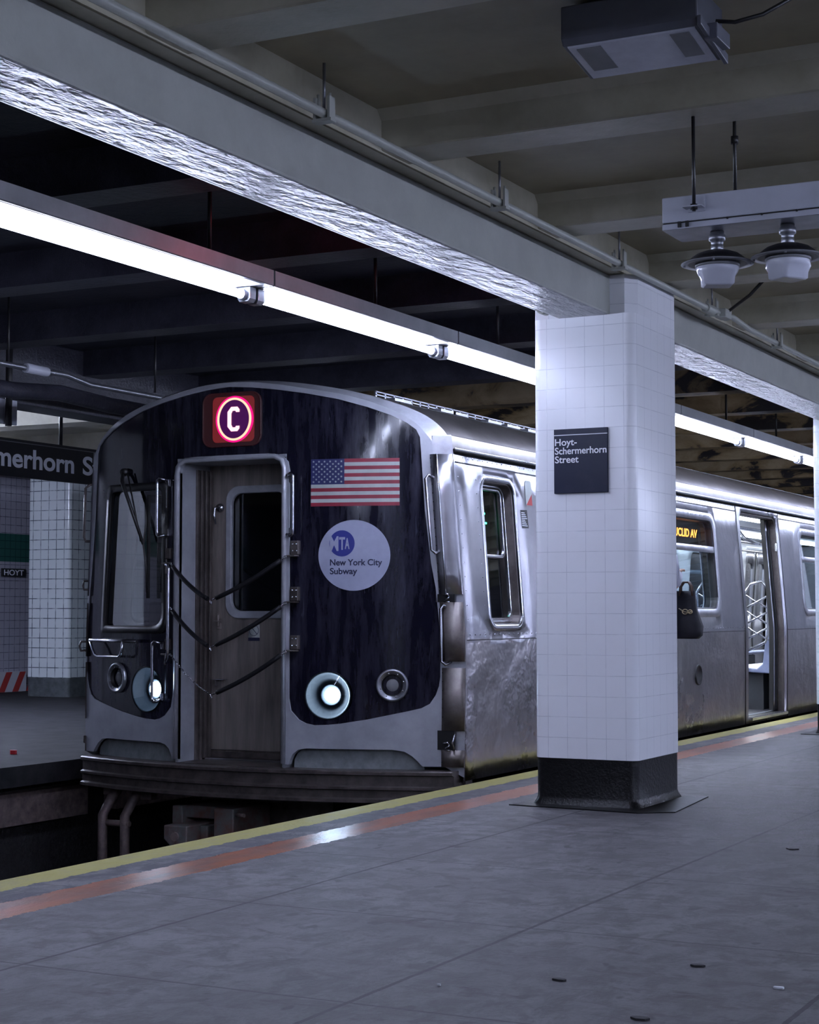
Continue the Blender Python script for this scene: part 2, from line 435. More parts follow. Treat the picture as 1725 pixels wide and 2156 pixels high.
# ------------------------------------------------------------ setting
struct(MB().box(-4.57, 4.6, -4, 44, -.35, 0).build('floor', 'platform_concrete'), 'grey concrete subway platform with yellow edge and worn orange stripe')
struct(MB().box(-4.75, 4.6, -4, 44, -1.35, -.36).build('wall_platform', 'ballast'))
far = MB(); far.box(-15.2, -7.82, -4, 44, -.14, 0).build('floor_far', 'floor_far')
struct(bpy.data.objects['floor_far'], 'dark concrete floor of the platform across the track'); bpy.data.objects['floor_far'].name = 'floor_left'
struct(MB().box(-15.2, -8.05, -4, 44, -1.35, -.14).build('wall_left_platform', 'ballast'))
w = MB()
for k in range(24):
    y0 = 1+k*1.6
    w.box(-8.05, -7.93, y0, y0+1.25, -.42, -.2)
struct(w.build('trim_6', 'rust_iron'), 'stained concrete facing blocks under the far platform edge')
struct(MB().box(-8.05, -4.75, -4, 44, -1.45, -1.22).build('floor_track', 'ballast'), 'black track bed')
struct(MB().box(-20, -15.21, -4, 44, -.2, 3.1).build('wall_left', 'wall_tile'), 'tiled station wall with a dark green band')
struct(MB().box(4.6, 4.9, -4, 44, -.3, 3.3).build('wall_right', 'wall_tile'))
struct(MB().box(-15.2, 4.9, 44, 44.3, -1.4, 3.3).build('wall_end', 'ballast'))
struct(MB().box(-15.2, 4.9, -4.3, -4, -1.4, 3.3).build('wall_back', 'ballast'))
# ceiling slabs
c1 = MB(); c1.box(-3.35, 4.6, -4, 44, 3.06, 3.3); struct(c1.build('ceiling', 'ceiling_paint'), 'drab painted ceiling slab over the platform')
c2 = MB(); c2.box(-8.66, -3.62, -4, 44, 3.10, 3.3); struct(c2.build('ceiling_track', 'track_ceiling'), 'sooty black ceiling over the track')
c3 = MB(); c3.box(-15.2, -8.66, -4, 44, 3.06, 3.3); struct(c3.build('ceiling_left', 'beam_paint'), 'pale ceiling over the far platform')
# longitudinal girders over the column rows
g = MB(); g.prism([(-3.615, 2.655), (-3.335, 2.655), (-3.325, 2.665), (-3.325, 2.875), (-3.335, 2.885), (-3.615, 2.885), (-3.625, 2.875), (-3.625, 2.665)], -4, 44, 'xz')
# soffit faces get the wrinkled gloss paint
g = MB()
g.box(-3.625, -3.325, -4, 44, 2.662, 2.885, 0)
gg = g.build('trim_1', ['girder_paint', 'soffit_paint'], bevel=.012)
for p in gg.data.polygons:
    if abs(p.normal.z) > .9 and p.center.z < 2.7: p.material_index = 1
struct(gg, 'long painted girder carried by the tiled columns')
g = MB(); g.box(-3.80, -3.255, -4, 44, 2.886, 3.3); struct(g.build('trim_2', 'beam_paint'), 'wider ledge on top of the long girder')
# haunches of the girder at every column
for i, y0 in enumerate((2.40, 8.80, 14.94, 21.60, 28.0)):
    hq = MB(); hq.prism([(-3.77, y0+.02), (-3.24, y0+.02), (-3.185, y0+.08), (-3.185, y0+.70), (-3.77, y0+.70)], 2.62, 2.884, 'xy')
    struct(hq.build('trim_3', 'column_tile', bevel=.01))
g = MB(); g.box(-8.80, -8.50, -4, 44, 2.60, 3.1); struct(g.build('trim_4', 'track_beam', bevel=.012), 'dark girder along the edge of the far platform')
# cross beams: pale over the platform, sooty over the track
BY = [6.31+1.6*k for k in range(-6, 24)]
for k, y1 in enumerate(BY):
    b1 = MB(); b1.prism([(y1-.25, 2.905), (y1-.24, 2.9), (y1-.01, 2.9), (y1, 2.905), (y1, 3.02), (y1+.05, 3.07), (y1-.30, 3.07), (y1-.25, 3.02)], -3.256, 4.6, 'yz')
    struct(b1.build('trim_5', 'beam_paint'))
    b2 = MB(); b2.prism([(y1-.24, 2.9), (y1, 2.9), (y1, 3.11), (y1-.24, 3.11)], -8.50, -3.80, 'yz')
    struct(b2.build('trim_7', 'track_beam'))
    if k % 2 == 0:
        b3 = MB(); b3.prism([(y1-.3, 2.75), (y1, 2.75), (y1, 3.07), (y1-.3, 3.07)], -15.2, -8.80, 'yz')
        struct(b3.build('trim_8', 'beam_paint'))

# ------------------------------------------------------------ tiled platform columns
def bevelled_rect(x0, x1, y0, y1, r, n=5):
    return rrect(x0, x1, y0, y1, r, n)
def column(loc, label, group=None, far=False):
    # local coordinates: origin at floor, centre of the plan
    t = thing('platform_column', label, 'column', loc, group, local=True); t['_local'] = 1
    w_, d_ = (.595, .72) if not far else (.66, .8)
    x0, x1, y0, y1 = -w_/2, w_/2, -d_/2, d_/2
    rb = .05
    s_ = MB(); P = bevelled_rect(x0, x1, y0, y1, [.05, rb, .05, .05], 6)
    n = len(P); zt = 2.664 if not far else 2.9
    zb = .256 if not far else .236
    # shaft: smooth bullnose corners
    vs = [(p[0], p[1], zb) for p in P] + [(p[0], p[1], zt) for p in P]
    s_.add(vs, [(i, (i+1) % n, n+(i+1) % n, n+i) for i in range(n)], 0, True)
    s_.add([vs[i] for i in range(n)], [tuple(range(n))[::-1]]); s_.add([vs[n+i] for i in range(n)], [tuple(range(n))])
    sh = s_.build('shaft', 'far_tile' if far else 'column_tile')
    es = sh.modifiers.new('split', 'EDGE_SPLIT'); es.split_angle = math.radians(40)
    attach(sh, t)
    bs_ = MB(); Q = bevelled_rect(x0+.004, x1-.004, y0+.004, y1-.004, .05, 4); m_ = len(Q)
    ring = [(1.0, zb), (1.0, .05), (1.012, .035), (1.05, .012), (1.07, .0)] if not far else [(1., zb), (1., 0)]
    vs = [(p[0]*k_, p[1]*k_, z_) for k_, z_ in ring for p in Q]
    for r_ in range(len(ring)-1):
        bs_.add([vs[r_*m_+i] for i in range(m_)]+[vs[(r_+1)*m_+i] for i in range(m_)], [(i, (i+1) % m_, m_+(i+1) % m_, m_+i) for i in range(m_)], 0, True)
    bs_.add([vs[i] for i in range(m_)], [tuple(range(m_))])
    b_ = bs_.build('base', 'grey_base' if far else 'black_base'); attach(b_, t)
    es = b_.modifiers.new('split', 'EDGE_SPLIT'); es.split_angle = math.radians(40)
    if not far:
        sk = MB(); SK = [(-.40, -.47), (.05, -.50), (.36, -.53), (.52, -.40), (.44, .42), (-.40, .42)]
        sk.prism(SK, .0005, .006, 'xy'); a_ = sk.build('skirt', 'black_base'); attach(a_, t)
    return t
CX, CYC = -3.4775, 9.16
c0 = column((CX, 9.16, 0), 'large white tiled column with black base, bearing the station name sign', None)
c1_ = column((CX, 15.30, 0), 'white tiled column with black base at the right edge, behind the signed column', None)
for y_, lb in ((2.76, 'white tiled column nearest the camera, outside the view'), (21.96, 'white tiled column third along the row, beyond the open train door'), (28.36, 'white tiled column fourth along the row')):
    column((CX, y_, 0), lb)
lc = column((-13.88, 17.5, 0), 'large white tiled column on the far platform, left of the train', None, far=True)
for i, y_ in enumerate((2.76, 9.16, 15.56)):
    q = column((-8.82, y_, 0), ['tiled column at the near end of the far platform edge', 'tiled column on the far platform edge mirrored in the cab window', 'tiled column on the far platform edge behind the train'][i], None)

# station name sign on the column
t = thing('station_sign', 'dark blue enamel sign with the station name in white on the column', 'sign', (-3.486, 8.80, 1.69))
MB().box(-3.642, -3.330, 8.783, 8.799, 1.695, 2.047).build('panel', 'sign_blue', t, bevel=.002)
MB().box(-3.642, -3.330, 8.7815, 8.783, 2.012, 2.016).build('rule_line', 'letter_white', t)
for i, (tx, wd) in enumerate((('Hoyt-', .128), ('Schermerhorn', .300), ('Street', .138))):
    zz = 1.957-.0475*i
    text_on('lettering', tx, .053, lambda a, b_, t_, zz=zz: (-3.635+a, 8.7825-t_, zz+b_), 'letter_white', t, width=wd, bold=.0007)

# ------------------------------------------------------------ fluorescent fixtures
def fixture(mat_tube='tube_light'):
    # local: runs from y=0 to y=2.0, tube centre line at z=0 (hung from the beams)
    t = thing('fluorescent_light', 'fixture', 'ceiling light', (0, 0, 0), 'row of fluorescent lights over the platform edge', local=True); t['_local'] = 1
    hb = MB(); hb.prism([(-.13, .045), (-.125, .04), (.125, .04), (.13, .045), (.13, .115), (.10, .125), (-.10, .125), (-.13, .115)], .005, 2.0, 'xz', 0)
    hb.add([(-.115, .07, .038), (.115, .07, .038), (.115, 1.93, .038), (-.115, 1.93, .038)], [(0, 1, 2, 3)], 1)
    attach(hb.build('housing', ['grey_enamel', 'reflector']), t)
    tb = MB(); tb.tube([(0, .085, 0), (0, 1.915, 0)], .019, 16); attach(tb.build('tube', mat_tube), t)
    for y0, s_ in ((.0, 1), (2.0, -1)):
        sk = MB(); sk.prism([(-.024, -.034), (.024, -.034), (.036, -.018), (.036, .038), (-.036, .038), (-.036, -.018)], y0+s_*.006, y0+s_*.06, 'xz')
        sk.tube([(0, y0+s_*.06, 0), (0, y0+s_*.088, 0)], .026, 16)
        attach(sk.build('socket', 'galv', bevel=.003), t)
    return t
FX = -4.43
fx = fixture()
labs = ['lit fluorescent light at the upper left, cut by the left edge', 'lit fluorescent light above the left half of the train roof', 'lit fluorescent light ending behind the left side of the tiled column',
        'lit fluorescent light hidden behind the tiled column', 'lit fluorescent light emerging at the right of the tiled column', 'lit fluorescent light above the open train door', 'lit fluorescent light at the far right beside the second column']
ys = [4.93+2.01*k for k in range(-4, 13)]
for i, y0 in enumerate(ys):
    o = fx if i == 0 else copy_tree(fx)
    o.location = (FX, y0, 2.548)
    j = i-4
    o['label'] = labs[j] if 0 <= j < len(labs) else ('lit fluorescent light in the row behind the camera' if j < 0 else 'lit fluorescent light far down the platform edge row')
    for k_, yy in enumerate((-.36, 1.24)) if False else ():
        pass
# hanger rods, one pair per fixture run
for i, y_ in enumerate([6.58-1.6*3+1.6*k for k in range(0, 18)]):
    r_ = MB(); r_.tube([(FX, y_, 2.67), (FX, y_, 3.10)], .010, 8); r_.tube([(FX, y_, 2.665), (FX, y_, 2.69)], .022, 8)
    tag(r_.build('hanger_rod', 'black_paint'), 'black rod hanging the fluorescent row over the track edge', 'rod', 'rods holding the fluorescent row')
# added rows, out of view, that brighten this platform and the far one
fm = fixture('tube_light_added'); first = True; ff = None
for X0, Ys in ((3.9, range(-3, 30, 3)), (-12.4, (9.8, 12.1))):
    for y0 in Ys:
        if X0 < 0 and ff is None: o = ff = fixture('tube_light_added_far')
        elif X0 < 0: o = copy_tree(ff)
        else: o = fm if first else copy_tree(fm)
        first = False
        o.location = (X0, y0, 2.62 if X0 > 0 else 2.66)
        o['group'] = 'added fluorescent lights outside the view'
        o['label'] = 'added fluorescent light over the other side of the platform, out of view' if X0 > 0 else 'added fluorescent light under the far platform ceiling, out of view'
# added red lamp, unseen behind the girder, to tint the track beams
t = thing('added_red_lamp', 'small added red lamp, unseen behind the long girder, tinting the track beams', 'lamp', (-3.7, 7.1, 2.76))
MB().box(-3.72, -3.63, 7.06, 7.14, 2.76, 2.86).build('housing', 'black_paint', t, bevel=.01)
MB().tube([(-3.68, 7.04, 2.80), (-3.68, 7.06, 2.80)], .032, 16).tube([(-3.68, 7.14, 2.80), (-3.68, 7.16, 2.80)], .032, 16).build('lens', 'added_red_light', t)

o = MB().tube([(-3.665, -3, 2.695), (-3.665, 8.7, 2.695)], .016, 10).tube([(-3.665, 8.66, 2.695), (-3.665, 8.74, 2.695)], .024, 10).build('conduit_pipe', 'girder_paint'); tag(o, 'thin pipe clipped along the track-side lower edge of the long girder', 'pipe')
# ------------------------------------------------------------ conduit along the girder
t = thing('conduit_pipe', 'thin grey conduit pipe running along the ceiling beside the long girder', 'pipe', (-3.15, 9, 2.87))
pp = [(-3.15, -3.5, 2.872), (-3.15, 9.95, 2.872), (-3.14, 10.02, 2.862), (-3.10, 10.22, 2.855), (-3.09, 10.32, 2.86), (-3.15, 10.9, 2.872), (-3.15, 40, 2.872)]
MB().tube(pp, .018, 12).build('pipe', 'girder_paint', t)
MB().tube([(-3.15, 9.97, 2.868), (-3.12, 10.30, 2.862)], .030, 10).box(-3.14, -3.07, 10.12, 10.24, 2.83, 2.885).build('junction_box', 'girder_paint', t, bevel=.006)
for yy in (2.3, 3.86, 5.42, 6.98, 8.50, 10.10, 11.56, 13.1, 14.7, 16.3):
    q = MB(); q.box(-3.185, -3.175, yy-.02, yy+.02, 2.85, 2.93); q.box(-3.125, -3.115, yy-.02, yy+.02, 2.85, 2.93); q.box(-3.19, -3.11, yy-.02, yy+.02, 2.838, 2.85)
    q.tube([(-3.175, yy, 2.90), (-3.175, yy, 2.945)], .006, 6); q.tube([(-3.125, yy, 2.90), (-3.125, yy, 2.945)], .006, 6)
    cl = q.build('clamp', 'girder_paint', t)
    MB().tube([(-3.15, yy, 2.89), (-3.15, yy, 3.06)], .006, 8).build('hanger_rod', 'galv', cl)
MB().tube([(-3.10, 10.22, 2.87), (-2.92, 10.12, 2.95), (-2.75, 10.0, 3.06)], .010, 8).build('cable', 'black_paint', t)

# ------------------------------------------------------------ hanging light box with two dome lamps
t = thing('hanging_light_box', 'long white metal box hung on rods with two unlit dome lamps below', 'light fixture', (-1.7, 6.3, 2.9))
q = MB(); q.box(-2.125, -.70, 6.20, 6.43, 2.515, 2.612); q.build('housing', 'white_enamel', t, bevel=.004)
q = MB(); q.box(-2.122, -.703, 6.203, 6.427, 2.510, 2.515); q.build('seam', 'black_paint', t)
q = MB(); q.box(-2.125, -.70, 6.198, 6.432, 2.487, 2.510); cv = q.build('cover', ['white_enamel', 'galv'], t, bevel=.003)
for p in cv.data.polygons:
    if p.normal.z < -.9 or p.normal.z > .9: p.material_index = 1
for x_ in (-2.055, -2.025):
    MB().box(x_-.006, x_+.006, 6.19, 6.2, 2.492, 2.514).build('latch', 'black_paint', cv)
for x_ in (-1.87, -1.74, -1.61, -1.48): MB().tube([(x_, 6.19, 2.509), (x_, 6.2, 2.509)], .004, 8).build('screw', 'black_paint', cv)
br = MB(); br.box(-2.02, -1.955, 6.192, 6.2, 2.545, 2.60); br.box(-2.03, -1.955, 6.15, 6.2, 2.557, 2.561); br.build('bracket', 'white_enamel', t)
MB().tube([(-1.99, 6.17, 2.542), (-1.99, 6.17, 2.9)], .007, 8).tube([(-1.99, 6.17, 2.548), (-1.99, 6.17, 2.568)], .014, 8).build('hanger_rod', 'black_paint', t)
MB().tube([(-1.90, 6.40, 2.61), (-1.90, 6.40, 3.06)], .007, 8).tube([(-1.90, 6.40, 2.84), (-1.90, 6.40, 2.87)], .015, 8).build('hanger_rod', 'black_paint', t)
MB().tube([(-.85, 6.4, 2.61), (-.85, 6.4, 3.06)], .007, 8).build('hanger_rod', 'black_paint', t)
for lx, ly, k in ((-1.945, 6.31, 0), (-1.675, 6.31, 1)):
    z0 = 2.487
    nk = MB(); nk.lathe([(.0, z0+.001), (.026, z0), (.026, z0-.012), (.031, z0-.014), (.031, z0-.034), (.024, z0-.038), (.022, z0-.052), (.024, z0-.056), (.024, z0-.085), (.0, z0-.085)], (lx, ly, 0), 24)
    lamp = nk.build('lamp_neck', 'galv', t)
    z1 = z0-.075
    sh = MB(); sh.lathe([(.024, z1+.004), (.05, z1-.001), (.080, z1-.012), (.100, z1-.027), (.112, z1-.040), (.135, z1-.046), (.137, z1-.050), (.110, z1-.050), (.082, z1-.050), (.0, z1-.046)], (lx, ly, 0), 40)
    so = sh.build('shade', ['black_paint', 'grey_enamel'], lamp)
    for p in so.data.polygons:
        if (p.center.xy - Vector((lx, ly))).length > .108: p.material_index = 1
    MB().lathe([(.0, z1-.049), (.084, z1-.049), (.084, z1-.062), (.0, z1-.062)], (lx, ly, 0), 32).build('rim', 'grey_enamel', lamp)
    # frosted glass: round collar flowing into a square prism block
    gl = MB(); n = 32; vs = []
    for zz, rr_, sq in ((z1-.060, .078, 0), (z1-.068, .080, 0), (z1-.085, .074, .35), (z1-.105, .062, .85), (z1-.128, .058, 1.), (z1-.134, .050, 1.)):
        for i in range(n):
            a = 2*PI*i/n + (.0 if k == 0 else .6); c_, s_ = math.cos(a-(.0 if k == 0 else .6)), math.sin(a-(.0 if k == 0 else .6))
            m_ = 1/max(abs(c_), abs(s_)); rx = rr_*((1-sq)+sq*m_*.95)
            ang = a+(.46 if k == 0 else .3)
            ux, uy = c_*rx*1.02, s_*rx*(.80 if sq > .5 else 1)
            ca, sa = math.cos(.46 if k == 0 else 1.0), math.sin(.46 if k == 0 else 1.0)
            vs.append((lx+ux*ca-uy*sa, ly+ux*sa+uy*ca, zz))
    gl.add(vs, [(r_*n+i, r_*n+(i+1) % n, (r_+1)*n+(i+1) % n, (r_+1)*n+i) for r_ in range(5) for i in range(n)], 0, True)
    gl.add(vs[-n:], [tuple(range(n))])
    gl.build('glass_shade', 'white_glass', lamp)
    for a in (0.2, 1.77, 3.34, 4.9):
        MB().tube([(lx+.125*math.cos(a), ly+.125*math.sin(a), z1-.043), (lx+.125*math.cos(a), ly+.125*math.sin(a), z1-.056)], .005, 8).build('screw', 'galv', lamp)

# ------------------------------------------------------------ wall-pack light at the top
t = thing('ceiling_floodlight', 'dark metal box light with a pale lens on the ceiling at the top', 'ceiling light', (-1.9, 5.3, 3.0))
q = MB(); q.prism([(5.20, 3.035), (5.20, 2.925), (5.215, 2.905), (5.47, 2.865), (5.47, 3.035)], -2.126, -1.66, 'yz'); q.build('housing', 'fixture_box', t, bevel=.006)
q = MB(); q.prism([(5.215, 2.9075), (5.225, 2.900), (5.455, 2.8635), (5.47, 2.8675)], -2.11, -1.675, 'yz'); q.build('lens', 'lens_plastic', t)
for x0, x1 in ((-2.085, -2.0), (-1.765, -1.70)):
    q = MB(); q.prism([(5.235, 2.9015), (5.24, 2.8955), (5.40, 2.870), (5.405, 2.873)], x0, x1, 'yz'); q.build('lens_patch', 'grey_enamel', t)
q = MB(); q.prism([(5.19, 2.93), (5.19, 2.90), (5.48, 2.852), (5.48, 2.885)], -1.66, -1.645, 'yz'); q.box(-1.665, -1.62, 5.28, 5.42, 2.88, 2.93); q.build('end_cap', 'fixture_box', t, bevel=.003)
MB().box(-2.05, -1.75, 5.25, 5.42, 3.03, 3.062).build('bracket', 'black_paint', t)
MB().tube([(-1.64, 5.33, 2.95), (-1.58, 5.34, 2.94), (-1.50, 5.38, 2.965), (-1.42, 5.45, 3.03), (-1.40, 5.5, 3.06)], .007, 8).build('cable', 'black_paint', t)

# ------------------------------------------------------------ far platform things
t = thing('hanging_station_sign', 'long black hanging sign with the station name in grey letters, left of the train', 'sign', (-9.3, 10, 2.45))
MB().box(-9.33, -9.30, 7.9, 13.4, 2.145, 2.455).build('panel', 'sign_black', t, bevel=.004)
MB().box(-9.30, -9.296, 7.9, 13.4, 2.425, 2.432).build('rule_line', 'grey_enamel', t)
text_on('lettering', 'Hoyt-Schermerhorn', .22, lambda a, b_, t_: (-9.2985+t_, 11.78-2.34+a, 2.228+b_*1.0), 'letter_white', t, width=2.34, bold=.005)
text_on('lettering', 'Sts', .22, lambda a, b_, t_: (-9.2985+t_, 11.90+a, 2.228+b_*1.0), 'letter_white', t, width=.36, bold=.005)
for y_ in (8.4, 9.35, 11.62, 13.0): MB().tube([(-9.315, y_, 2.45), (-9.315, y_, 3.06)], .016, 8).build('hanger_rod', 'black_paint', t)
t = thing('wall_name_plaque', 'small black HOYT plaque on the tiled wall at the left edge', 'sign', (-15.2, 17.7, 1.56))
Z0 = 1.515
MB().box(-15.2, -15.17, 17.76, 18.22, Z0, Z0+.105).build('panel', 'sign_black', t)
text_on('lettering', 'HOYT', .12, lambda a, b_, t_: (-15.169+t_, 17.79+a, Z0+.016+b_*.85), 'letter_white', t, width=.39, bold=.001)
q = MB(); q.box(-15.205, -15.12, 16.4, 18.2, -.0, .262, 0)
o = q.build('striped_barrier', ['stripe_white', 'stripe_red'])
st = MB(); st.v, st.f, st.m, st.sm = [], [], [], []
for k in range(8):
    y0 = 16.3+k*.27
    st.add([(-15.118, y0, .002), (-15.118, y0+.12, .002), (-15.118, y0+.27, .26), (-15.118, y0+.15, .26)], [(0, 1, 2, 3)], 0)
st.build('stripes', 'stripe_red', o)
tag(o, 'white board with red slanting stripes at the foot of the tiled wall', 'barrier')
t = thing('pipe_run', 'dark thin pipe with a pale coupling above the far platform edge', 'pipe', (-7.4, 9, 2.64))
MB().tube([(-7.4, 0, 2.66), (-7.4, 8.9, 2.642), (-7.42, 9.3, 2.65), (-7.45, 9.6, 2.62), (-7.45, 22, 2.62)], .018, 10).build('pipe', 'galv', t)
MB().tube([(-7.4, 8.86, 2.642), (-7.4, 9.08, 2.640)], .034, 10).build('coupling', 'white_enamel', t, bevel=.004)
for y_ in (7.2, 8.69, 10.3): MB().tube([(-7.4, y_, 2.64), (-7.4, y_, 3.1)], .008, 6).build('hanger_rod', 'black_paint', t)
o = MB().tube([(-7.45, 0, 2.50), (-7.45, 8.8, 2.49), (-7.47, 9.3, 2.53), (-7.5, 9.9, 2.51), (-7.5, 22, 2.50)], .055, 14).build('drain_pipe', 'track_beam')
tag(o, 'thick sooty pipe under the thin pipe left of the train roof', 'pipe')
t = thing('square_panel', 'pale square panel with a dark rod in front at the left edge', 'panel', (-8.4, 9.8, 2.5))
MB().box(-8.43, -8.40, 9.30, 9.97, 2.42, 2.60).build('panel', 'white_enamel', t)
MB().tube([(-8.36, 9.83, 2.40), (-8.36, 9.83, 3.1)], .025, 8).build('hanger_rod', 'black_paint', t)

# track
for x_ in (-6.9, -5.46):
    q = MB(); q.prism([(x_-.07, -1.22), (x_+.07, -1.22), (x_+.07, -1.20), (x_+.012, -1.18), (x_+.012, -1.10), (x_+.035, -1.085), (x_+.035, -1.06), (x_-.035, -1.06), (x_-.035, -1.085), (x_-.012, -1.10), (x_-.012, -1.18), (x_-.07, -1.20)], -4, 44, 'xz')
    tag(q.build('rail', 'rail_steel'), 'running rail in the dark track bed under the train', 'rail', 'rails of the track')

# litter
random.seed(3)
def scrap(x, y, r, m_, lb, nm='paper_scrap', h_=.006):
    q = MB(); n = 7; P = [(x+r*(.6+.5*random.random())*math.cos(2*PI*k/n)*1.4, y+r*(.6+.5*random.random())*math.sin(2*PI*k/n)*.8) for k in range(n)]
    q.prism(P, .001, h_, 'xy'); return tag(q.build(nm, m_), lb, 'litter')
for x, y, r, m_, lb, nm in ((-1.335, 4.832, .016, 'paper', 'white scrap of paper on the platform at the lower right', 'paper_scrap'), (-2.193, 4.43, .005, 'paper', 'tiny white fleck on the platform at the lower middle', 'paper_scrap'),
        (-1.919, 4.649, .016, 'dark_litter', 'small black scrap on the platform below the tiled column', 'dark_scrap'), (-1.63, 5.023, .018, 'dark_litter', 'flat dark scrap on the platform, right of the black scrap', 'dark_scrap'),
        (-2.047, 7.653, .022, 'dark_litter', 'dark scrap on the platform right of the tiled column', 'dark_scrap'), (-1.553, 4.31, .022, 'dark_litter', 'black spot of gum at the bottom edge of the photo', 'gum_spot')):
    scrap(x, y, r, m_, lb, nm)
scrap(-8.509, 10.108, .03, 'red_litter', 'red scrap lying on the far platform left of the train', 'red_scrap', .03)

# ============================================================ the train
XC = -6.2
def yf(x): return 9.44+.17*(x-XC)**2
def F(x, z, off=0.): return (x, yf(x)+off, z)          # point on the bowed front, off>0 inwards
def NF(co): return Vector((.34*(co.x-XC), -1, 0)).normalized()
def Fd(dx, z, off=0.): return F(XC+dx, z, off)
T = thing('subway_train', 'stainless steel subway train with a black bowed front and a glowing red letter C', 'train', (XC, 9.5, 0))
SHELL = [(1.40, .085), (1.405, .5), (1.405, .88), (1.335, 2.06), (1.33, 2.12), (1.29, 2.18), (1.23, 2.245), (1.12, 2.315), (.95, 2.385), (.77, 2.435), (.56, 2.475), (.35, 2.512), (.17, 2.534)]
PROF = [(1.525, .02), (1.537, .5), (1.54, .88), (1.45, 2.06), (1.428, 2.13), (1.385, 2.195), (1.31, 2.262), (1.185, 2.335), (1.0, 2.405), (.81, 2.460), (.60, 2.503), (.37, 2.537), (.18, 2.553)]
LD = .12     # the far side corner is tucked in more steeply
def sym(L_, top): return L_ + [(0, top)] + [(-a*(1-.015*min(1, a)), b_) for a, b_ in L_[::-1]]
def symb(L_, top): return L_ + [(0, top)] + [(-(a-LD*(a/1.54)**3), b_) for a, b_ in L_[::-1]]
def densify(P_, n=4):
    out = []
    for i in range(len(P_)-1):
        p0, p1, p2, p3 = P_[max(i-1, 0)], P_[i], P_[i+1], P_[min(i+2, len(P_)-1)]
        if i < 3 or i >= len(P_)-4: out.append(p1); continue
        for k in range(n):
            t = k/n
            out.append(tuple(.5*(2*p1[j]+(p2[j]-p0[j])*t+(2*p0[j]-5*p1[j]+4*p2[j]-p3[j])*t*t+(3*p1[j]-p0[j]-3*p2[j]+p3[j])*t**3) for j in (0, 1)))
    return out+[P_[-1]]
shell = [(XC+a, b_) for a, b_ in densify(sym(SHELL, 2.540))]
prof = [(XC+a, b_) for a, b_ in densify(symb(PROF, 2.56))]
MT = [(1.268, 2.06), (1.262, 2.15), (1.240, 2.198), (1.185, 2.242), (1.09, 2.292), (.95, 2.345), (.76, 2.402), (.557, 2.444), (.346, 2.478), (.17, 2.500)]
MR = [(.446, .502), (.46, .424), (.514, .367), (.56, .345), (.615, .334), (.70, .338), (.783, .347), (.954, .376), (1.19, .428), (1.27, .448), (1.318, .475), (1.352, .53), (1.370, .585), (1.378, .644), (1.38, .84), (1.37, 1.0), (1.352, 1.2), (1.326, 1.354), (1.29, 1.69)]
FR = [(.30, 2.066), (.36, 2.060), (.405, 2.042), (.434, 2.010), (.445, 1.95)]
right = FR + MR + MT
mask = [(XC+a, b_) for a, b_ in right] + [(XC, 2.512)] + [(XC-a, b_) for a, b_ in right[::-1]]
OP = rrect(XC-.40, XC+.40, .0, 2.036, [0, 0, .07, .07], 6)
# two shallow equipment pockets at the bottom of the fairing
def pocket(s_):
    q = [(.45, .0), (.455, .11), (.475, .15), (.51, .178), (.56, .188), (1.10, .188), (1.17, .178), (1.215, .15), (1.25, .115), (1.275, .0)]
    return [(XC+s_*a, b_) for a, b_ in q]
outer = []
for p in shell: outer.append(p)
# bottom edge with notches: walk from left bottom to right bottom
bottom = [(XC-1.275, .085)] + [(a, max(b_, .085)) for a, b_ in pocket(-1)[::-1]][1:-1] + [(XC-.45, .085), (XC-.40, .085)]
bottom += [(XC-.40, .085)] 
outline = shell + [(XC-1.275, .085)] + [p for p in pocket(-1)[::-1][1:-1]] + [(XC-.45, .085), (XC-.40, .085)]
op_in = [(XC-.40, .085)] + [p for p in OP[2:][::-1]] + [(XC+.40, .085)]
outline = shell + [(XC-1.275, .085)] + pocket(-1)[::-1][1:-1] + [(XC-.45, .085)] + op_in + [(XC+.45, .085)] + pocket(1)[1:-1] + [(XC+1.275, .085)]
sh = MB(); plate(sh, outline, [mask], F, .035, .032, seg=.03)
front_shell = sh.build('front_shell', 'shell_paint', T, nf=NF)
mk = MB()
CW = [(XC-1.135, .965), ] 
cab_open = []
def cabwin(g_):   # front cab window outline, g_ grows it
    bl, br, tr, tl = (-1.165-g_, .935-g_), (-.53+g_, .935-g_), (-.535+g_, 1.885+g_), (-1.095-g_, 1.89+g_)
    out = []
    for (cx, cz), (ax, az), (bx_, bz), r in ((bl, tl, br, .03), (br, bl, tr, .09), (tr, br, tl, .04), (tl, tr, bl, .04)):
        da = Vector((ax-cx, az-cz)).normalized()*r; db = Vector((bx_-cx, bz-cz)).normalized()*r
        P0, P2, P1 = Vector((cx, cz))+da, Vector((cx, cz))+db, Vector((cx, cz))
        for k in range(6):
            t_ = k/5; q = P0*(1-t_)**2+P1*2*t_*(1-t_)+P2*t_*t_; out.append((XC+q.x, q.y))
    return out
# the lamp recesses are holes in the mask
HLR, HLL = (XC+.70, .522), (XC-.70, .532)
TLR, TLL = (XC+1.10, .590), (XC-.995, .602)
# mask with window and lamp openings
def clampring(c, r): return circ(c[0], c[1], r, 36)
plate(mk, mask, [cabwin(0), clampring(HLR, .155), clampring(HLL, .155)], lambda x, z, o: F(x, z, o+.012), .03, .04, seg=.04)
mo = mk.build('front_mask', 'mask_black', T, nf=NF)
bw = MB(); plate(bw, cabwin(0), [], lambda x, z, o: F(x, z, o+.03), 0, .08)
bw.build('cab_window', 'cab_glass', T, nf=NF)
sl = MB(); plate(sl, cabwin(.03), [cabwin(-.02)], lambda x, z, o: F(x, z, o-.004), .03, .06, seg=.06); sl.build('window_seal', 'rubber', bpy.data.objects['cab_window'])
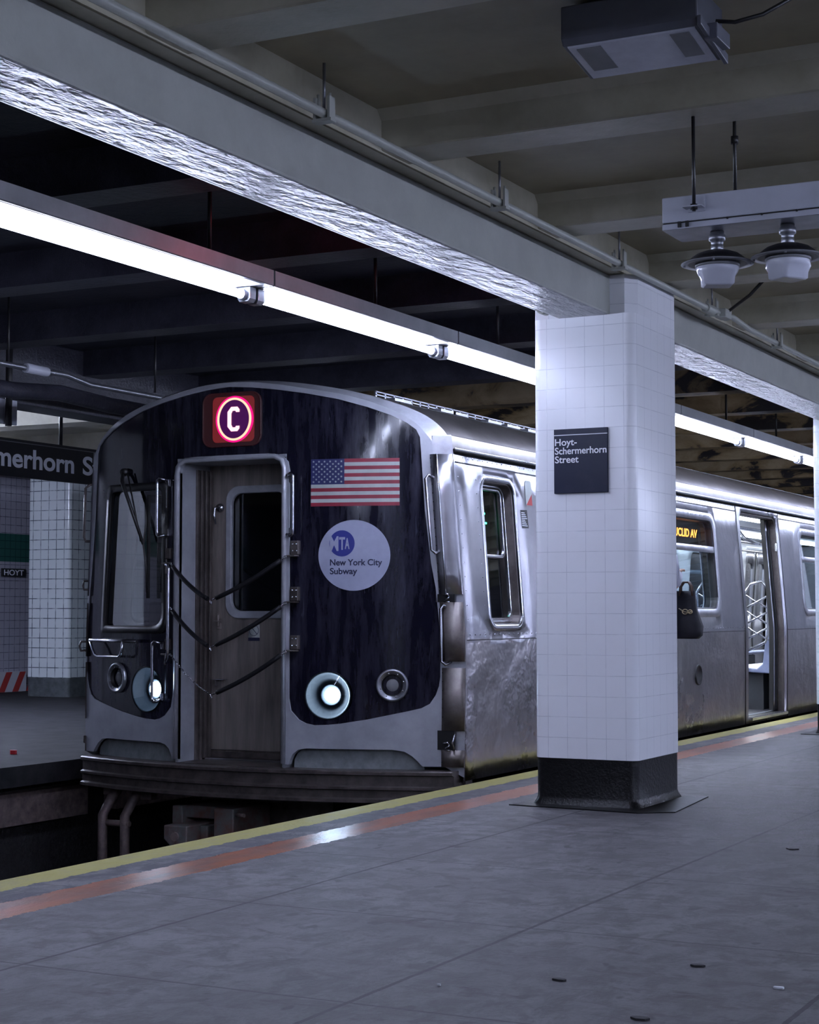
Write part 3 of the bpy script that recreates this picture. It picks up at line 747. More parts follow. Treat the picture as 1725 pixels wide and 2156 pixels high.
# pocket backs
for s_ in (-1, 1):
    q = MB(); plate(q, pocket(s_)[::s_], [], lambda x, z, o: F(x, z, o+.06), .01, .09); q.build('fairing_pocket', 'pocket_paint', T, nf=NF)
# doorway frame lip
lip = MB(); path = [(XC-.405, .09)] + [p for p in OP[2:][::-1]] + [(XC+.405, .09)]
lp = [F(a, b_, -.004) for a, b_ in [(XC-.412, .09), (XC-.412, 1.97), (XC-.395, 2.02), (XC-.345, 2.046), (XC+.345, 2.046), (XC+.395, 2.02), (XC+.412, 1.97), (XC+.412, .09)]]
def dens(P, n=6):
    out = []
    for a, b_ in zip(P[:-1], P[1:]):
        out += [tuple(a[i]+(b_[i]-a[i])*t/n for i in range(3)) for t in range(n)]
    return out+[P[-1]]
lip.tube(lp, .017, 8); lip.build('doorway_frame', 'frame_paint', T)
# arch trim (between shell edge and body) right and left corner posts
CY = 9.80
ch = MB(); n = len(shell)
A = [F(*p, 0.) for p in shell]; B = [(p[0], CY if abs(p[0]-XC) > 1.2 else max(yf(p[0])+.10, yf(p[0])+.05+0*.1), p[1]) for p in prof]
CYL = 9.95
B = [(p[0], min(CY, yf(p[0])+.09) if p[0] > XC else min(CYL, yf(p[0])+.09+.12*(abs(p[0]-XC)/1.42)**6), p[1]) for p in prof]
ch.add(A+B, [(i, i+1, n+i+1, n+i) for i in range(n-1)], 0, True)
ch.build('arch_trim', 'frame_paint', T)
# roof and side skin between the arch and the constant section body
YB = 9.86; YE = 28.0
rf = MB(); ri = [i for i, p in enumerate(prof) if p[1] >= 2.05]
R0 = [B[i] for i in ri]; R1 = [(prof[i][0], YB+.12*(prof[i][0] < XC), prof[i][1]) for i in ri]; R2 = [(prof[i][0], YE, prof[i][1]) for i in ri]
m_ = len(ri)
rf.add(R0+R1+R2, [(i, i+1, m_+i+1, m_+i) for i in range(m_-1)]+[(m_+i, m_+i+1, 2*m_+i+1, 2*m_+i) for i in range(m_-1)], 0, True)
rf.build('roof', 'roof_metal', T)
for s_ in (1, -1):
    gt = MB(); gw = 1.456-(.10 if s_ < 0 else 0); gy = 9.80 if s_ > 0 else 10.0; gt.tube([(XC+s_*gw, gy, 2.066), (XC+s_*gw, YE, 2.066)], .011, 8); gt.tube([(XC+s_*(gw-.004), gy+.02, 2.078), (XC+s_*(gw-.004), YE, 2.078)], .006, 8, 1)
    gt.build('gutter', ['rubber', 'steel_bright'], T)
# roof seam and antenna-like rail with clips
rs = MB()
rs.tube([(XC+1.02, 9.9, 2.402), (XC+1.02, YE, 2.402)], .004, 6)
rs.build('roof_seam', 'rubber', T)
rr_ = MB()
for x_, z_ in ((XC+.70, 2.522), (XC+.70, 2.502)):
    rr_.box(x_-.006, x_+.006, 10.15, 13.4, z_-.004, z_+.004)
y_ = 10.15
while y_ < 13.4: rr_.box(XC+.694, XC+.706, y_, y_+.02, 2.484, 2.524); y_ += .13
for a_ in (10.25, 10.95, 11.15, 11.75, 12.1, 12.5, 12.9): rr_.box(XC+.74, XC+.80, a_, a_+.24, 2.466, 2.486)
rr_.build('roof_rail', 'galv', T)
# side skins with openings, y-z plane
def sx(z): return XC+1.54-(.076*(z-.88) if z > .88 else .012*(.88-z))
def SM(s_): return lambda y, z, o: (XC+s_*(sx(z)-XC-o-(LD if s_ < 0 else 0)), y, z)
cabw = rrect(10.19, 10.69, .965, 1.905, .08)
wins = [rrect(13.25, 15.11, 1.075, 1.862, .10), rrect(18.15, 19.9, 1.075, 1.862, .10), rrect(22.7, 24.5, 1.075, 1.862, .10), rrect(27.1, 27.7, 1.075, 1.862, .08)]
doors = [rrect(11.28, 12.56, .055, 2.00, [0, 0, .10, .10]), rrect(15.98, 17.25, .055, 2.00, [0, 0, .10, .10]), rrect(20.65, 21.92, .055, 2.00, [0, 0, .10, .10]), rrect(25.3, 26.58, .055, 2.00, [0, 0, .10, .10])]
zz = [.88, .93, .895]
for s_ in (1, -1):
    up = MB(); plate(up, [(CY, .88), (YE, .88), (YE, 2.06), (CY, 2.06)], [[(a, b_) for a, b_ in w_] for w_ in ([cabw]+wins)] if False else [], SM(s_), 0, .5) if False else None
    sk = MB(); CS = CY if s_ > 0 else CYL
    plate(sk, [(CS, .0), (YE, .0), (YE, 2.06), (CS, 2.06)], [cabw]+wins+doors, SM(s_), .012, .24, zs=(.5, .88, 1.5), seg=.2)
    nm = sk.build('side_wall', ['steel', 'steel_low'], T)
    for p in nm.data.polygons:
        if p.center.z < .875: p.material_index = 1
    # belt rails, letter board seam
    bl = MB()
    for z_, h_ in ((.872, .003), (1.995, .003)):
        for a, b_ in ((CY+.01, 11.2), (12.65, 15.88), (17.36, 20.55), (22.02, 25.2)):
            X1 = XC+s_*(sx(z_)-XC+.001-(LD if s_ < 0 else 0))
            bl.box(min(X1, X1+s_*.002), max(X1, X1+s_*.002), a, b_, z_-h_, z_+h_)
    bl.build('panel_seam', 'rubber', T)
    # door surrounds
    ds = MB()
    for dn in doors:
        a, b_ = min(p[0] for p in dn), max(p[0] for p in dn)
        for yy in (a-.10, b_+.10):
            q0 = [(XC+s_*(sx(z_)-XC+.0015-(LD if s_ < 0 else 0)), yy, z_) for z_ in (.0, .88, 2.05)]
            ds.tube(q0, .004, 6)
    ds.build('door_surround', 'rubber', T)
    # rivets as a few rows of shallow heads
    if s_ == 1:
        rv = MB()
        for z_ in (2.03, .905):
            y_ = 9.86
            while y_ < 15.9:
                X1 = sx(z_); rv.lathe([(.006, 0), (.004, .003), (0, .0035)], (X1, y_, z_), 6, axis='x'); y_ += .075
        for yy in (9.845, 10.11):
            z_ = 1.0
            while z_ < 1.98:
                rv.lathe([(.005, 0), (.003, .003), (0, .0035)], (sx(z_), yy, z_), 6, axis='x'); z_ += .09
        rr2 = rv.build('rivets', 'steel_bright', T); rr2['kind'] = 'stuff'
# interior lining (inner skin), ceiling, floor
for s_ in (1, -1):
    li = MB(); grow = []
    for w_ in wins: 
        grow.append(w_)
    plate(li, [(11.0, .05), (YE, .05), (YE, 2.06), (11.0, 2.06)], wins+[rrect(min(p[0] for p in d), max(p[0] for p in d), .06, 1.98, [0, 0, .06, .06]) for d in doors], lambda y, z, o, s_=s_: SM(s_)(y, z, o+.13), .01, .3, seg=.25)
    li.build('interior_wall', 'car_wall', T)
MB().box(XC-1.39, XC+1.51, 9.95, YE, -.05, .052).build('car_floor', 'car_floor', T)
MB().box(XC-1.27, XC+1.39, 11.0, YE, 2.12, 2.15).build('interior_ceiling', 'car_wall', T)
MB().box(XC-1.27, XC+1.39, 10.98, 11.0, .05, 2.15).build('cab_partition', 'cab_dark', T)
MB().box(XC-1.36, XC+1.48, YE-.05, YE, -.05, 2.1).build('rear_end_wall', 'steel', T)
for s_ in (-.62, .62):
    MB().box(XC+s_-.07, XC+s_+.07, 11.2, YE-.2, 2.085, 2.12).build('interior_light', 'car_lamp', T)
# skirt sill below the side
for s_ in (1, -1):
    sw = 1.51-(LD if s_ < 0 else 0); q = MB(); q.box(min(XC+s_*(sw-.07), XC+s_*sw), max(XC+s_*(sw-.07), XC+s_*sw), 9.85 if s_ > 0 else 10.0, YE, -.16, .005); q.build('side_sill', 'dark_iron', T)

# window units on the side
def ring_part(name, outer_, inner_, off, th, mt, parent, s_=1, step=.12):
    q = MB(); plate(q, outer_, [inner_], lambda y, z, o: SM(s_)(y, z, o+off), th, step, seg=.06); return q.build(name, mt, parent)
def pane(name, outl, off, mt, parent, s_=1):
    q = MB(); plate(q, outl, [], lambda y, z, o: SM(s_)(y, z, o+off), 0, .3, seg=.2); return q.build(name, mt, parent)
for s_ in (1, -1):
    fr_ = ring_part('cab_side_window', rrect(10.155, 10.725, .928, 1.94, .11), cabw, -.006, .012, 'steel_bright', T, s_)
    ring_part('reveal', rrect(10.185, 10.695, .96, 1.91, .085), rrect(10.20, 10.68, .972, 1.895, .075), 0.01, .075, 'jamb_metal', fr_, s_)
    ring_part('sash', rrect(10.19, 10.69, .965, 1.905, .08), rrect(10.225, 10.655, 1.01, 1.862, .06), .06, .02, 'steel_bright', fr_, s_)
    ring_part('sash', rrect(10.205, 10.60, 1.40, 1.87, .05), rrect(10.235, 10.575, 1.425, 1.845, .04), .045, .014, 'steel_bright', fr_, s_)
    pane('pane', cabw, .07, 'window_glass', fr_, s_)
    for w_ in wins:
        a, b_ = min(p[0] for p in w_), max(p[0] for p in w_)
        f2 = ring_part('side_window', rrect(a-.075, b_+.075, 1.005, 1.93, .14), w_, -.005, .012, 'frame_paint', T, s_)
        q = MB(); plate(q, [(a, 1.577), (b_, 1.577), (b_, 1.632), (a, 1.632)], [], SM(s_), .02, .3); q.build('transom_bar', 'frame_paint', f2)
        ring_part('reveal', rrect(a-.01, b_+.01, 1.065, 1.872, .11), rrect(a+.012, b_-.012, 1.087, 1.85, .09), .01, .10, 'rubber', f2, s_)
        pane('pane', w_, .035, 'window_glass', f2, s_)
# rivets of the big window frame next to the door
for k in range(5):
    MB().lathe([(.007, 0), (.0, .003)], (sx(1.9)+.005, 14.5+.125*k, 1.90), 8, axis='x').build('rivet', 'rubber', bpy.data.objects['side_window'])
# destination sign behind the upper pane
q = MB(); q.box(-4.95, -4.86, 13.3, 15.12, 1.64, 1.90); ds = q.build('destination_sign', 'cab_dark', T)
text_on('lettering', 'EUCLID AV', .095, lambda a, b_, t_: (-4.858+t_, 14.36+a, 1.715+b_*1.05), 'led_amber', ds, width=.70, bold=.002)
# doors: second opening stands open, the others are shut
for di, dn in enumerate(doors):
    a, b_ = min(p[0] for p in dn), max(p[0] for p in dn)
    for s_ in (1, -1):
        jm = MB()
        jo = rrect(a, b_, .055, 2.00, [0, 0, .10, .10]); ji = rrect(a+.02, b_-.012, .054, 1.975, [0, 0, .09, .09])
        plate(jm, jo, [ji[:]] if False else [rrect(a+.02, b_-.014, .058, 1.975, [0, 0, .09, .09])], lambda y, z, o, s_=s_: SM(s_)(y, z, o+.008), .055, .1, seg=.1)
        jq = jm.build('door_frame', 'jamb_metal', T)
        open_ = (di == 1 and s_ == 1) or (di == 0 and s_ == 1)
        sp = [(a+.02, (a+b_)/2-.002), ((a+b_)/2+.002, b_-.02)]
        if open_: sp = [(a-.55, a+.012), (b_-.155, b_+.40)]
        for k, (c_, d_) in enumerate(sp):
            wn = rrect(c_+.13, d_-.13, .98, 1.78, .08)
            lf = MB(); plate(lf, rrect(c_, d_, .07, 2.0, 0.0), [wn], lambda y, z, o, s_=s_: SM(s_)(y, z, o+.078), .028, .2, seg=.12)
            lo_ = lf.build('door_leaf', 'steel', T)
            pg = MB(); plate(pg, wn, [], lambda y, z, o, s_=s_: SM(s_)(y, z, o+.09), 0, .3); pg.build('pane', 'window_glass', lo_)
            e = MB(); ye = (d_ if k == 0 else c_)
            plate(e, [(ye-.012, .07), (ye+.012, .07), (ye+.012, 1.98), (ye-.012, 1.98)], [], lambda y, z, o, s_=s_: SM(s_)(y, z, o+.072), .04, .3); e.build('edge_seal', 'rubber', lo_)
        if open_:
            e = MB(); plate(e, [(b_-.065, .07), (b_-.018, .07), (b_-.018, 1.98), (b_-.065, 1.98)], [], SM(s_) if False else (lambda y, z, o, s_=s_: SM(s_)(y, z, o+.062)), .015, .3); e.build('pocket_shadow', 'rubber', jq)  # dark strip drawn for the shade inside the door pocket
    q = MB(); q.box(sx(.05)-.12, sx(.05)+.035, a+.02, b_-.0, .030, .056); th = q.build('threshold', 'steel_bright', T)
    q = MB(); y_ = a+.05
    while y_ < b_-.06: q.box(sx(.05)-.09, sx(.05)+.02, y_, y_+.035, .056, .059); y_ += .06
    q.build('tread', 'rubber', th)
q = MB(); q.box(sx(1.7)-.02, sx(1.7)+.002, 17.225, 17.245, 1.66, 1.74); q.build('door_indicator', 'steel_bright', T)
# round vent on the lower side
q = MB(); q.lathe([(.0, .004), (.072, .004), (.075, .010), (.088, .010), (.090, .0)], (sx(.51), 14.46, .508), 32, axis='x'); v_ = q.build('round_vent', ['rubber', 'dark_iron'], T)
# stickers beside the cab window
q = MB(); plate(q, [(10.80, 1.615), (10.915, 1.62), (10.905, 1.745), (10.79, 1.74)], [], lambda y, z, o: SM(1)(y, z, o-.002), 0, .2); sk_ = q.build('notice_sticker', 'sign_black', T)
q = MB()
for k in range(8):
    z_ = 1.725-.0125*k; q.add([SM(1)(10.803, z_, -.003), SM(1)(10.86+.012*((k*5) % 4), z_, -.003), SM(1)(10.86+.012*((k*5) % 4), z_-.005, -.003), SM(1)(10.803, z_-.005, -.003)], [(0, 1, 2, 3)])
q.build('lettering', 'letter_white', sk_)
q = MB(); plate(q, rrect(10.90, 11.01, 1.775, 1.95, .02), [], lambda y, z, o: SM(1)(y, z, o-.002), 0, .2); s2 = q.build('flag_sticker', 'decal_white', T)
q = MB(); plate(q, [(10.905, 1.78), (11.005, 1.78), (11.005, 1.86)], [], lambda y, z, o: SM(1)(y, z, o-.003), 0, .2); q.build('red_patch', 'stripe_red', s2)

# corner posts with hinged panels (right corner visible)
for s_ in (1, -1):
    q = MB()
    for z0, z1, name in ((1.16, 2.04, 'corner_panel'), (.74, 1.11, 'corner_panel'), (.31, .70, 'corner_panel'), (.085, .19, 'corner_panel')):
        q = MB()
        def cp(t_, z, o):   # t_ 0..1 across the corner from front to side
            i0 = next(i for i in range(3) if SHELL[i+1][1] >= z or i == 2); k = (z-SHELL[i0][1])/(SHELL[i0+1][1]-SHELL[i0][1]); sa = SHELL[i0][0]+(SHELL[i0+1][0]-SHELL[i0][0])*k-.012
            sb = sx(z)-XC-(LD if s_ < 0 else 0); ce = CY if s_ > 0 else CYL; sa *= (1 if s_ > 0 else .985)
            x_ = sa+(sb-sa)*t_; y_ = yf(XC+sa)+(ce-yf(XC+sa))*t_**(1.6 if s_ > 0 else 1)-.010*math.sin(PI*t_)-.014
            return (XC+s_*(x_), y_+o, z)
        plate(q, [(0, z0), (1, z0), (1, z1), (0, z1)], [], cp, .01, .25, seg=.2, sm=True)
        po = q.build(name, 'steel' if z0 > 1 else 'jamb_metal', T)
        hz = MB(); zc_ = z0+.03
        while zc_ < z1-.02: 
            a_ = cp(.04, zc_, -.003); hz.lathe([(.0045, 0), (0, -.003)], a_, 6, axis='y'); zc_ += .055
        if s_ == 1: hz.build('hinge_rivets', 'rubber', po)
    cr = MB(); cr.tube([cp(.38, z, -.008) for z in (1.16, 1.4, 1.6, 1.8, 2.04)], .006, 6); cr.build('corner_crease', 'steel_bright', T)
    # dark gaps and cable tails between the panels
    for z0 in ((1.11, .19) if s_ > 0 else ()):
        q = MB(); q.box(XC+s_*1.40-.05, XC+s_*1.40+.05+.03*s_, CY-.045, CY-.035, z0, z0+(.05 if z0 > 1 else .12)); q.build('panel_gap', 'rubber', T)
        q = MB(); x_ = XC+s_*1.44
        q.tube([(x_-.03, CY-.06, z0+.045), (x_+.01, CY-.075, z0+.05), (x_+.02, CY-.075, z0+.03), (x_-.01, CY-.07, z0+.015), (x_-.02, CY-.07, z0+.002), (x_+.02, CY-.07, z0+.0)], .006, 8)
        if z0 < 1: q.tube([(x_+.045, CY-.06, z0), (x_+.04, CY-.08, z0+.05), (x_+.05, CY-.06, z0+.1)], .006, 8)
        q.build('cable_loop', 'chrome', T)

# handrails
def rail(name, pts, r, mt='chrome', n=10, parent=T):
    return MB().tube(pts, r, n).build(name, mt, parent)
def grab(x, z0, z1, side, out_=.055, fx_=0.):
    p = [F(x+side*.045, z1-.01, 0), F(x+side*.045, z1-.01, -out_*.8), F(x+side*.02, z1, -out_), F(x, z1-.015, -out_), F(x, z1-.04, -out_), F(x, z0+.04, -out_), F(x, z0+.015, -out_), F(x+side*.02, z0, -out_), F(x+side*.045, z0+.01, -out_*.8), F(x+side*.045, z0+.01, 0)]
    return p
for x, z0, z1, sd_ in ((XC-.555, 1.545, 1.935, 1), (XC+.50, 1.53, 1.93, -1), (XC-.59, .455, .855, 1)):
    g_ = rail('grab_handle', grab(x, z0, z1, sd_), .010)
    for zz_ in (z0+.03, z1-.03):
        MB().box(x+sd_*.045-.014, x+sd_*.045+.014, yf(x)-.01, yf(x)+.02, zz_-.025, zz_+.025).build('mount', 'chrome', g_, bevel=.003)
# long vertical grab bar beside the doorway left
rail('grab_handle', [F(XC-.475, 1.365, 0.), F(XC-.475, 1.36, -.05), F(XC-.45, 1.355, -.06), F(XC-.44, 1.33, -.06), F(XC-.445, .80, -.06), F(XC-.452, .75, -.06), F(XC-.475, .72, -.05), F(XC-.49, .715, 0)], .010)
# corner handrails
for s_ in (1, -1):
    for z0, z1, dx0, dx1 in ((1.415, 1.905, 1.315, 1.36), (.72, 1.09, 1.40, 1.415)):
        if s_ == -1: continue
        rail('corner_handrail', [F(XC+(dx1+.03), z0+.02, 0), F(XC+dx1+.01, z0, -.05), F(XC+dx1-.01, z0+.02, -.05), F(XC+dx0, z1-.02, -.05), F(XC+dx0+.015, z1, -.05), F(XC+dx0+.04, z1-.02, 0)], .010)
# far side rail and hooks seen against the left platform
rail('side_handrail', [(XC-1.33, 9.86, 1.945), (XC-1.40, 9.81, 1.945), (XC-1.43, 9.80, 1.92), (XC-1.44, 9.80, 1.575), (XC-1.425, 9.80, 1.545), (XC-1.36, 9.86, 1.545)], .010, 'dark_iron')
for z_, kind in ((1.235, 0), (.80, 1), (.16, 2)):
    x_ = XC-1.385-.01*(z_ < 1)
    if kind == 0: P_ = [(x_, 9.82, z_+.03), (x_-.05, 9.80, z_+.03), (x_-.06, 9.80, z_), (x_-.05, 9.80, z_-.03), (x_, 9.82, z_-.03)]
    elif kind == 1: P_ = [(x_, 9.82, z_+.04), (x_-.06, 9.80, z_+.04), (x_-.075, 9.80, z_+.01), (x_-.06, 9.80, z_-.025), (x_-.03, 9.80, z_-.02), (x_, 9.82, z_-.03)]
    else: P_ = [(x_, 9.84, z_+.03), (x_-.04, 9.82, z_+.02), (x_-.04, 9.82, z_-.02), (x_, 9.84, z_-.03)]
    h_ = rail('gate_hook', P_, .008, 'dark_iron')
    MB().box(x_-.012, x_+.012, 9.81, 9.85, z_-.035, z_+.04).build('mount', 'dark_iron', h_)
# step bracket under the cab window
sb = rail('step_bracket', [F(XC-1.28, .853, -.05), F(XC-1.0, .853, -.05), F(XC-.745, .850, -.05)], .012)
MB().tube([F(XC-1.28, .853, -.05), F(XC-1.235, .80, -.06), F(XC-1.20, .755, -.06), F(XC-1.17, .745, -.06), F(XC-.93, .745, -.06), F(XC-.905, .76, -.06), F(XC-.895, .80, -.055), F(XC-.89, .853, -.05)], .009, 8).build('loop', 'chrome', sb)
# wiper
wp = rail('windshield_wiper', [F(XC-.935, 2.0, -.02), F(XC-.915, 1.93, -.05), F(XC-.69, 1.50, -.05)], [.010, .014, .010], 'rubber')
MB().tube([F(XC-.885, 1.99, -.02), F(XC-.72, 1.52, -.045)], .006, 6).build('tie_bar', 'rubber', wp)
MB().tube([F(XC-.68, 1.80, -.035), F(XC-.66, 1.65, -.05), F(XC-.69, 1.50, -.05), F(XC-.665, 1.35, -.045), F(XC-.665, 1.18, -.035)], .007, 6).build('blade_arm', 'rubber', wp)
MB().box(XC-.672, XC-.660, yf(XC-.66)-.03, yf(XC-.66)-.005, 1.14, 1.83).build('blade', 'rubber', wp)
MB().lathe([(.0, -.03), (.022, -.03), (.028, 0)], F(XC-.93, 2.0, 0), 12, axis='y').build('pivot', 'rubber', wp)

# headlights and marker lamps
def turn(mb, cx):
    a = math.atan(.34*(cx-XC)); c_, s_ = math.cos(a), math.sin(a); yc = yf(cx)
    mb.v = [(cx+(x-cx)*c_-(y-yc)*s_, yc+(x-cx)*s_+(y-yc)*c_, z) for x, y, z in mb.v]
    return mb
def lampset(c, lit, name):
    cx, cz = c; r0 = .145 if lit else .1
    y_ = yf(cx)
    L_ = MB()
    if lit:
        L_.lathe([(.155, .0), (.150, -.006), (.142, .004), (.125, .05), (.10, .075), (.075, .085), (.070, .07), (.062, .07), (.055, .09), (.0, .10)], (cx, y_+.012, cz), 40, axis='y')
        o_ = turn(L_, cx).build(name, 'lamp_bowl', T)
        q = MB(); q.lathe([(.0, .050), (.038, .053), (.048, .060), (.050, .072)], (cx+.01, y_+.012, cz), 32, axis='y'); turn(q, cx).build('bulb_lens', 'head_lamp', o_)
        q = MB(); q.lathe([(.0, -.004), (.14, -.002), (.15, .002)], (cx, y_+.008, cz), 40, axis='y'); turn(q, cx).build('cover_glass', 'lamp_glass', o_)
    else:
        L_.lathe([(.102, .006), (.102, -.012), (.094, -.018), (.086, -.016), (.082, -.010), (.068, -.010), (.062, .02), (.052, .028), (.0, .030)], (cx, y_, cz), 40, axis='y')
        o_ = turn(L_, cx).build(name, ['galv'], T)
        q = MB(); q.lathe([(.0, -.002), (.03, .002), (.05, .014), (.053, .024)], (cx, y_+.004, cz), 32, axis='y'); turn(q, cx).build('lens', 'grey_enamel', o_)
        q = MB(); q.lathe([(.066, -.0115), (.060, .02), (.056, .026)], (cx, y_, cz), 32, axis='y'); turn(q, cx).build('rubber_ring', 'rubber', o_)
        for k in range(8):
            a = k*PI/4+.3; q = MB(); q.lathe([(.005, -.002), (0, -.004)], (cx+.075*math.cos(a), y_-.008, cz+.075*math.sin(a)), 8, axis='y'); turn(q, cx).build('bolt', 'chrome', o_)
    return o_
lampset(HLR, 1, 'headlight'); lampset(HLL, 1, 'headlight'); lampset(TLR, 0, 'marker_lamp'); lampset(TLL, 0, 'marker_lamp')

# route sign with the red C
q = MB(); plate(q, rrect(XC-.205, XC+.245, 2.122, 2.475, .07), [rrect(XC-.198, XC+.238, 2.129, 2.468, .065)], lambda x, z, o: F(x, z, o-.002), .02, .1, seg=.05); rs_ = q.build('route_sign', 'housing_glow', T)
q = MB(); plate(q, rrect(XC-.198, XC+.238, 2.129, 2.468, .065), [], lambda x, z, o: F(x, z, o+.008), 0, .08); q.build('backing', 'housing_glow', rs_)
q = MB(); plate(q, rrect(XC-.125, XC+.195, 2.150, 2.448, .035), [], lambda x, z, o: F(x, z, o+.003), 0, .08); q.build('painted_glow', 'inner_glow', rs_)  # red glow behind the letter put in as an emitting panel
RX, RZ = XC+.045, 2.299
q = MB(); plate(q, circ(RX, RZ, .145, 48, .152), [], lambda x, z, o: F(x, z, o+.002), 0, .06); q.build('painted_halo', 'halo_glow', rs_)  # bloom of the sign put in as a glowing disc
q = MB(); plate(q, circ(RX, RZ, .116, 48, .130), [], lambda x, z, o: F(x, z, o-.001), 0, .06); q.build('field', 'led_field', rs_)
q = MB(); plate(q, circ(RX, RZ, .130, 48, .140), [circ(RX, RZ, .114, 48, .126)], lambda x, z, o: F(x, z, o-.003), .002, .06, seg=.02); q.build('ring', 'led_ring', rs_)
cpx = [(.046, .045), (.046, .062), (.030, .080), (-.018, .080), (-.046, .048), (-.046, -.048), (-.018, -.080), (.030, -.080), (.046, -.062), (.046, -.045), (.020, -.045), (.014, -.054), (-.006, -.054), (-.016, -.036), (-.016, .036), (-.006, .054), (.014, .054), (.020, .045)]
q = MB(); plate(q, [(RX+a-.002, RZ+b_) for a, b_ in cpx], [], lambda x, z, o: F(x, z, o-.005), 0, .05); q.build('letter', 'led_letter', rs_)

# flag decal
fx0, fx1, fz0, fz1 = XC+.585, XC+1.138, 1.719, 2.020
q = MB(); hS = (fz1-fz0)/13
for k in range(13):
    z1 = fz1-hS*k; xa = fx0+(fx1-fx0)*.39 if k < 7 else fx0
    plate(q, [(xa, z1-hS), (fx1, z1-hS), (fx1, z1), (xa, z1)], [], lambda x, z, o: F(x, z, o+.0105), 0, .09, mi=0 if k % 2 == 0 else 1, seg=.1)
ux = fx0+(fx1-fx0)*.39; uz = fz1-hS*7
plate(q, [(fx0, uz), (ux, uz), (ux, fz1), (fx0, fz1)], [], lambda x, z, o: F(x, z, o+.0105), 0, .09, mi=2, seg=.1)
for r_ in range(9):
    for c_ in range(6 if r_ % 2 == 0 else 5):
        sxp = fx0+(ux-fx0)*((c_*2+1+(r_ % 2))/12); szp = fz1-(fz1-uz)*((r_+1)/10)
        P_ = [F(sxp+(.0085 if k % 2 == 0 else .0035)*math.sin(k*PI/5), szp+(.0085 if k % 2 == 0 else .0035)*math.cos(k*PI/5), .0085) for k in range(10)]
        q.add([F(sxp, szp, .0085)]+P_, [(0, k+1, (k+1) % 10+1) for k in range(10)], 1)
q.build('flag_decal', ['decal_red', 'decal_white', 'decal_blue'], T)
# round operator disc
DX, DZ, DR = XC+.860, 1.406, .224
q = MB(); plate(q, circ(DX, DZ, DR, 64), [], lambda x, z, o: F(x, z, o+.0095), 0, .05); dd = q.build('round_decal', 'disc_white', T)
q = MB(); plate(q, circ(XC+.787, 1.482, .080, 48, .083), [], lambda x, z, o: F(x, z, o+.0085), 0, .05); lg = q.build('logo', 'logo_blue', dd)
for ch_, x_, z_, hh_, wd in (('M', XC+.711, 1.437, .094, .055), ('T', XC+.770, 1.444, .080, .038), ('A', XC+.806, 1.449, .068, .030)):
    text_on('lettering', ch_, hh_/.73, lambda a, b_, t_, x_=x_, z_=z_: F(x_+a, z_+b_, .0075-t_*.5), 'disc_white', lg, width=wd, bold=.003)
q = MB(); plate(q, [(XC+.695, 1.440), (XC+.707, 1.438), (XC+.707, 1.530), (XC+.695, 1.528)], [], lambda x, z, o: F(x, z, o+.0076), 0, .05); q.build('logo_notch', 'disc_white', lg)
text_on('lettering', 'New York City', .055, lambda a, b_, t_: F(XC+.712+a, 1.343+b_, .008-t_*.5), 'print_navy', dd, width=.324, bold=.0012)
text_on('lettering', 'Subway', .055, lambda a, b_, t_: F(XC+.712+a, 1.288+b_, .008-t_*.5), 'print_navy', dd, width=.172, bold=.0012)

# recessed end door
DY = 9.83
q = MB()
for s_ in (-1, 1):
    x0 = XC+s_*.40
    q.box(min(x0, x0+s_*.02), max(x0, x0+s_*.02), 9.475, DY+.1, .03, 2.04)
q.box(XC-.42, XC+.42, 9.475, DY+.1, 2.035, 2.06)
q.build('doorway_lining', 'shell_paint', T)
q = MB()
for k in range(4):
    q.box(XC-.40, XC-.385+.008*k, 9.66+.04*k, 9.685+.04*k, .06, 2.0); q.box(XC+.385-.008*k, XC+.40, 9.66+.04*k, 9.685+.04*k, .06, 2.0)
q.build('door_track', 'jamb_metal', T, bevel=.002)
dw = rrect(XC-.235, XC+.235, 1.035, 1.865, .085)
q = MB(); plate(q, [(XC-.40, .075), (XC+.40, .075), (XC+.40, 2.035), (XC-.40, 2.035)], [dw], lambda x, z, o: (x, DY+o, z), .04, .4, seg=.3, sm=False)
ED = q.build('end_door', 'door_steel', T)
q = MB(); plate(q, rrect(XC-.262, XC+.262, 1.005, 1.895, .10), [rrect(XC-.215, XC+.215, 1.055, 1.845, .075)], lambda x, z, o: (x, DY-.016+o, z), .03, .3, seg=.05, sm=False); wf = q.build('window_frame', 'frame_paint', ED, bevel=.006)
q = MB(); plate(q, dw, [], lambda x, z, o: (x, DY+.02, z), 0, .4); q.build('pane', 'door_glass', ED)
q = MB(); q.lathe([(.0, -.02), (.024, -.02), (.03, -.006), (.032, 0)], (XC-.315, DY, 1.752), 20, axis='y'); hd = q.build('door_handle', 'chrome', ED)
MB().tube([(XC-.315, DY-.025, 1.752), (XC-.335, DY-.04, 1.748), (XC-.335, DY-.045, 1.70), (XC-.322, DY-.045, 1.64)], [.010, .012, .010, .006], 10).build('lever', 'chrome', hd)
q = MB(); q.box(XC-.33, XC-.30, DY-.012, DY, 1.0, 1.04); q.box(XC-.33, XC-.30, DY-.012, DY, .935, .975); q.box(XC-.345, XC-.28, DY-.03, DY-.018, .983, .990); q.tube([(XC-.315, DY-.02, .95), (XC-.315, DY-.02, 1.03)], .006, 8); q.build('door_latch', 'door_steel', ED, bevel=.002)
q = MB(); q.box(XC-.345, XC-.25, DY-.05, DY-.002, .594, .600); q.box(XC-.325, XC-.32, DY-.04, DY, .55, .6); q.build('door_pull', 'chrome', ED)
q = MB(); plate(q, rrect(XC-.085, XC+.005, .862, .970, .012), [], lambda x, z, o: (x, DY-.002+o, z), .001, .3); st_ = q.build('warning_sticker', 'decal_white', ED)
